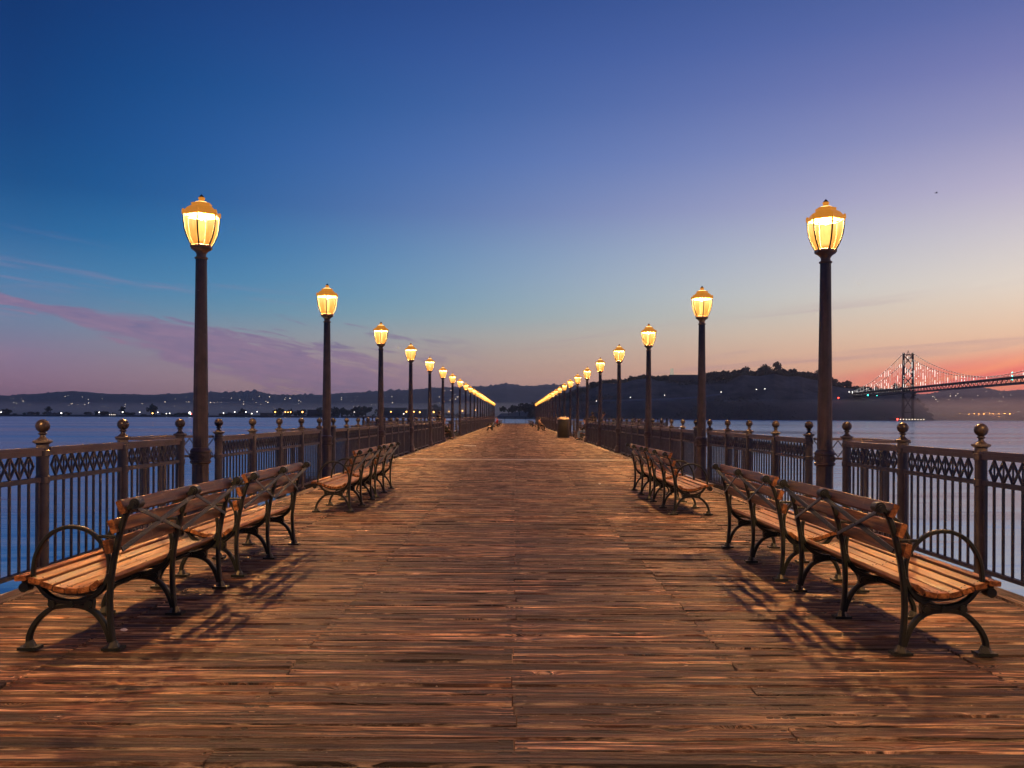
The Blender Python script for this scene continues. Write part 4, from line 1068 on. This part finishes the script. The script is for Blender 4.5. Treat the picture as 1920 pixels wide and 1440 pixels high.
# ------------------------------------------------------------------ shore lights
pole_me = MB().tube([(0, 0, -6), (0, 0, 0)], 0.25, 5).mesh('mast', M['rail'])
bm_ = {k: MB().ball((0, 0, 0), 1.0, 8, 5).mesh('globe', M[k]) for k in ('w_light', 'o_light', 'r_light', 'g_light', 'port_o')}
def shore_light(x, y, D, r, kind, label, group):
    p = P(x, y, D); t = thing('shore_light', label, 'light', p, 0, group)
    g = put('globe', bm_[kind], t); g.scale = (r, r, r)
    put('mast', pole_me, t)
for (x, y, k, r) in ((2, 773, 'w_light', 2.0), (115, 774.5, 'w_light', 2.4), (186, 773, 'w_light', 1.8), (230, 772.5, 'w_light', 2.2), (262, 773, 'w_light', 1.8), (286, 775, 'o_light', 2.4), (296, 773, 'w_light', 1.6), (312, 775.5, 'w_light', 1.6), (318, 775, 'w_light', 1.6),
        (419, 774.5, 'w_light', 1.8), (440, 772.5, 'w_light', 1.8), (461, 772.5, 'w_light', 1.8), (472, 775.5, 'w_light', 1.8), (482, 772, 'w_light', 1.6), (516, 772.5, 'o_light', 2.2), (535, 772.5, 'o_light', 2.0), (540, 773, 'o_light', 1.6), (545, 772.5, 'o_light', 1.8), (567, 772.5, 'o_light', 2.8),
        (664, 772.5, 'w_light', 1.2), (733, 772, 'o_light', 1.8), (757, 776, 'w_light', 1.5), (762, 772, 'o_light', 2.2), (776, 772, 'o_light', 2.0), (787, 773, 'o_light', 2.0), (813, 772.5, 'o_light', 2.4), (842, 771.5, 'o_light', 1.6), (867, 770.5, 'o_light', 2.2), (891, 769, 'o_light', 2.0), (940, 765, 'o_light', 1.6)):
    shore_light(x, y, 2640, r*0.78, k, '%s %s light, %s from left on low shore %s' % ('faint' if r < 1.9 else 'bright', 'orange' if k[0] == 'o' else 'white', rank('light', x), where(x)), 'lights along the low left shore')
pb = P(357, 775, 2600); t = thing('beacon', 'brightest beacon on the left shore, just left of the first lamp pole', 'light', pb)
for k, dx in (('w_light', 0), ('r_light', 4.5), ('g_light', 2.2)): g = put('globe', bm_[k], t, (dx-2, 0, 1.5 if k[0] == 'w' else -1.5)); g.scale = (3.0, 3.0, 3.0) if k[0] == 'w' else (2.0, 2.0, 2.0)
put('mast', pole_me, t)
hi = 0
for (x, y, k, r) in ((1747, 776.5, 'w_light', 4.0), (1753, 776.5, 'w_light', 2.5), (1768, 776, 'o_light', 2), (1800, 776, 'o_light', 3.4), (1817, 776, 'o_light', 3.2), (1827, 776, 'o_light', 3.8), (1835, 776, 'o_light', 3.4), (1844, 776, 'o_light', 3.4), (1856, 776, 'o_light', 3.6), (1863, 776, 'o_light', 4.2), (1873, 776, 'o_light', 4.2), (1884, 776, 'o_light', 3.4), (1893, 776, 'o_light', 4.6), (1909, 772, 'w_light', 3.5), (1872, 781, 'o_light', 2)):
    shore_light(x, y, 5000, r*1.0, 'port_o' if k == 'o_light' else k, '%s %s harbour light, %s in the row right of the tower' % ('faint' if r < 3.5 else 'bright', 'orange' if k[0] == 'o' else 'white', ORD[hi]), 'harbour lights on the right'); hi += 1
for (x, y) in ((1118, 752), (1182, 745), (1246, 741), (1352, 735), (1418, 730), (1434, 729)):
    shore_light(x, y, 2190, 0.75, 'w_light', 'tiny white light on the island slope %s from left %s' % (rank('slope', x), where(x)), 'lights on the island slope')
hl = MB(); rg = random.Random(9)
for _ in range(150):
    x = rg.uniform(-30, 900) if rg.random() < 0.78 else rg.uniform(1745, 1925)
    yc = prof_y(far_prof, x); y = yc+rg.uniform(5, 28)
    f = 1-(y-yc)/(779-yc); dist = 9200-2200*(1-f)*1.0-650
    p = P(x, y, dist); hl.ball(p, rg.choice((1.5, 1.8, 2.2, 3.0)), 5, 3)
put('hillside_lights', hl.mesh('hillside_lights', M['hill_light'], False), kind='stuff')
# sailing boat
t = thing('sailing_boat', 'small white sailing boat before the left shore, right of second lamp', 'boat', (P(638, 779, 2300).x, 2300, WZ))
put('hull', MB().tube([(-4, 0, 0.5), (0, 0, 0.35), (4.5, 0, 0.7)], [0.5, 1.3, 0.2], 8, up=Vector((0, 0, 1))).mesh('hull', M['white']), t)
put('sail', MB().prism_xz([(-3, 2), (1.2, 2), (0.8, 14)], -0.06, 0.06).mesh('sail', M['white'], False), t)
put('mast', MB().tube([(1.3, 0, 0.8), (1.1, 0, 15)], 0.1, 5).mesh('mast', M['white']), t)

# ------------------------------------------------------------------ suspension bridge
BA, BB = 675.0, 0.114                        # plan line: x = BA + BB*y
def BX(D): return BA+BB*D
ax_ = Vector((BB, 1, 0)).normalized(); nx_ = Vector((ax_.y, -ax_.x, 0))
DT = 1950.0
def BP(D, s=0.0, z=0.0): return Vector((BX(D), D, z))+nx_*s
br = thing('suspension_bridge', 'long dark suspension bridge hung with lights on the right', 'bridge', (BX(DT), DT, WZ))
o0 = Vector((BX(DT), DT, WZ))
def bput(name, mb, mat, smooth=False, **k):
    mb.v = [tuple(Vector(v)-o0) for v in mb.v]; return put(name, mb.mesh(name, mat, smooth), br, **k)
HWD = 10.6; ZD = 71.0
def chord(D0, D1, s, z, w_, h_, mb, n=24):
    pts = [BP(D0+(D1-D0)*i/n, s, z) for i in range(n+1)]
    mb.tube(pts, 1.0, 4, flat=(w_*1.2, h_*1.2), up=nx_)
DN, DF = 900.0, 2760.0
mb = MB(); chord(DN, DF, 0, ZD, 2*HWD+1, 2.6, mb); bput('upper_deck', mb, M['bridge'])
mb = MB(); chord(DN, DF, 0, ZD-10.0, 2*HWD+1, 2.4, mb); bput('lower_deck', mb, M['bridge'])
tr_ = MB(); D = DN; i = 0
while D < DF:
    for s in (-HWD, HWD):
        za, zb = (ZD-0.5, ZD-9.6) if i % 2 else (ZD-9.6, ZD-0.5)
        tr_.tube([BP(D, s, za), BP(D+9, s, zb)], 0.45, 4, cap=False)
    D += 9; i += 1
bput('truss', tr_, M['bridge'], kind='stuff')
rl = MB(); D = DN
while D < DF:
    rl.ball(BP(D, -HWD+0.9, ZD-4.4), 0.5, 5, 3); D += 15
bput('deck_lights', rl, M['house_light'], kind='stuff')
# tower
ZTOP = 152.0; LG = 10.6
tw = MB()
for s in (-LG, LG):
    tw.tube([BP(DT, s, WZ), BP(DT, s*0.99, 75), BP(DT, s*0.93, ZTOP)], [1.1, 1.0, 0.85], 4, flat=(5.0, 5.8), up=nx_)
bput('tower_leg', tw, M['bridge'])
tw = MB()
lv = [18, 62]; 
for za, zb in ((20, 56),):
    tw.tube([BP(DT, -LG, za), BP(DT, LG, zb)], 1.3, 4); tw.tube([BP(DT, LG, za), BP(DT, -LG, zb)], 1.3, 4)
z = 76
while z < 145:
    zb = z+23.5; q = 0.97-0.04*(z-76)/76
    tw.tube([BP(DT, -LG*q, z), BP(DT, LG*q, zb)], 1.25, 4); tw.tube([BP(DT, LG*q, z), BP(DT, -LG*q, zb)], 1.25, 4)
    z = zb
for z in (16, 76, 147.5): tw.tube([BP(DT, -LG, z), BP(DT, LG, z)], 1.6, 4)
tw.tube([BP(DT, -2.5, 149), BP(DT, 0, 157), BP(DT, 2.5, 149)], 0.8, 4)
bput('tower_bracing', tw, M['bridge'])
mb = MB()
a = BP(DT, 0, WZ); mb.box(a.x-34, a.x+30, a.y-20, a.y+20, WZ-0.5, WZ+5.2); bput('tower_pier', mb, M['dim_wall'])
rl = MB()
for i in range(9): rl.ball((a.x-26+i*6.6, a.y-20.5, WZ+3.2), 1.0, 6, 4)
bput('pier_lights', rl, M['hill_light'], kind='stuff')
mb = MB().ball((a.x-33, a.y-20.8, WZ+3.4), 2.2, 8, 5); bput('red_pier_light', mb, M['r_light'])
# cables
def cable_z(D):
    if D <= DT:
        m = 1480.0; t = (D-m)/(DT-m); return (ZD+5)+(ZTOP-1-ZD-5)*t*t
    m = 2440.0; t = (D-m)/(DT-m)
    return (ZD+1)+(ZTOP-1-ZD-1)*(t*t*0.85+t*0.15) if D < m else ZD+1
for s in (-HWD, HWD):
    mb = MB(); mb.tube([BP(D, s, cable_z(D)) for D in range(900, 2441, 20)], 0.55, 5, up=nx_); bput('main_cable', mb, M['bridge'])
rg = random.Random(21)
hang = MB(); led = MB(); led2 = MB()
D = 960.0
while D < 2420:
    zc_ = cable_z(D)
    for s in (-HWD, HWD):
        if zc_-ZD > 3: hang.tube([BP(D, s, ZD), BP(D, s, zc_)], 0.12, 4, cap=False)
        led.ball(BP(D, s-0.9, zc_+0.4), 0.42, 5, 3)
        if s < 0 and zc_-ZD > 4:
            z = ZD+2
            while z < zc_-1:
                ln = rg.choice((1.5, 2.5, 4, 8, 14)); ln = min(ln, zc_-z)
                q = rg.random()
                if q < 0.36: led.tube([BP(D, s-0.5, z), BP(D, s-0.5, z+ln)], 0.30, 4)
                elif q < 0.80: led2.tube([BP(D, s-0.5, z), BP(D, s-0.5, z+ln)], 0.24, 4)
                z += ln+rg.choice((1, 3, 7))
    D += 13.5
for i in range(12):
    D = 2360+i*34; hgt = 6+9*math.exp(-((i-6)/4.0)**2)
    led.tube([BP(D, -HWD-0.5, ZD-1+0.0), BP(D, -HWD-0.5, ZD-1+hgt)], 0.95, 4)
bput('suspender', hang, M['bridge'], kind='stuff'); bput('suspender_lights', led, M['led'], kind='stuff'); bput('dim_suspender_lights', led2, M['led_dim'], kind='stuff')
for (x, y, k, lab) in ((1572, 746, 'r_light', 'red navigation light under the bridge near the island'), (1627, 741, 'g_light', 'green navigation light under the bridge, farther left of two'), (1644, 741, 'g_light', 'green navigation light under the bridge, nearer the tower of two')):
    p = P(x, y, 2150); t = thing('navigation_light', lab, 'light', p)
    g = put('globe', bm_[k], t); g.scale = (1.8,)*3; put('mast', pole_me, t, (0, 0, 6))
for z in (ZD+8, ZD+2, ZD-4):
    mb = MB().ball(BP(1415, -HWD-1, z), 0.9, 6, 4); bput('green_span_light', mb, M['g_light'])
# harbour cranes
def crane(x, D, s, label, up=1):
    p = P(x, 780, D); p.z = WZ+5; t = thing('harbour_crane', label, 'crane', p, 0, None); t.scale = (s, s, s)
    f = MB()
    for a in (-12, 12):
        for b_ in (-9, 9): f.tube([(a, b_, 0), (a, b_, 42)], 0.9, 4)
    for b_ in (-9, 9): f.tube([(-12, b_, 14), (12, b_, 14)], 0.8, 4); f.tube([(-12, b_, 42), (16, b_, 42)], 1.0, 4)
    put('portal', f.mesh('portal', M['bridge'], False), t)
    put('boom', MB().tube([(-12, 0, 43), (-36 if up else -52, 0, 88 if up else 43)], 1.3, 4).tube([(-12, 0, 43), (20, 0, 43)], 1.3, 4).mesh('boom', M['bridge'], False), t)
    put('mast', MB().tube([(-8, 0, 43), (-4, 0, 64), (12, 0, 43)], 0.9, 4).tube([(-4, 0, 64), (-26, 0, 68)], 0.5, 4).mesh('crane_mast', M['bridge'], False), t)
for (x, D, s, lab, up) in ((1744, 5300, 0.62, 'faint crane with raised boom just right of the bridge tower', 1), (1752, 5300, 0.62, 'faint crane second right of the bridge tower', 1), (1758, 5350, 0.6, 'faint crane third right of the bridge tower', 1),
        (1800, 5300, 0.85, 'taller faint crane with raised boom among the harbour lights', 1), (1808, 5300, 0.85, 'taller faint crane, its boom raised, next to the first', 1), (1820, 5320, 0.7, 'low-boomed faint crane left of the harbour headland', 0), (1828, 5320, 0.7, 'rightmost faint crane with level boom', 0)):
    crane(x, D, s, lab, up)
# a bird high on the right
p = P(1754, 362, 160)
b = MB(); b.tube([(-0.28, 0, 0), (0, 0, 0.03), (0.25, 0, 0.02)], [0.02, 0.07, 0.03], 6, up=Vector((0, 0, 1)))
bt = thing('bird', 'tiny dark bird flying high on the right', 'bird', p)
put('body', b.mesh('bird_body', M['black_cloth']), bt)
for s in (-1, 1):
    wg = MB(); wg.v = [(0.10, 0, 0.04), (-0.10, 0, 0.04), (-0.12, s*0.30, 0.16), (0.06, s*0.30, 0.17), (-0.10, s*0.62, 0.10), (0.10, 0, 0.055), (-0.10, 0, 0.055), (-0.12, s*0.30, 0.172), (0.06, s*0.30, 0.182)]
    wg.f = [(0, 1, 2, 3), (3, 2, 4), (5, 8, 7, 6), (8, 4, 7)]
    put('wing', wg.mesh('wing', M['black_cloth'], False), bt)
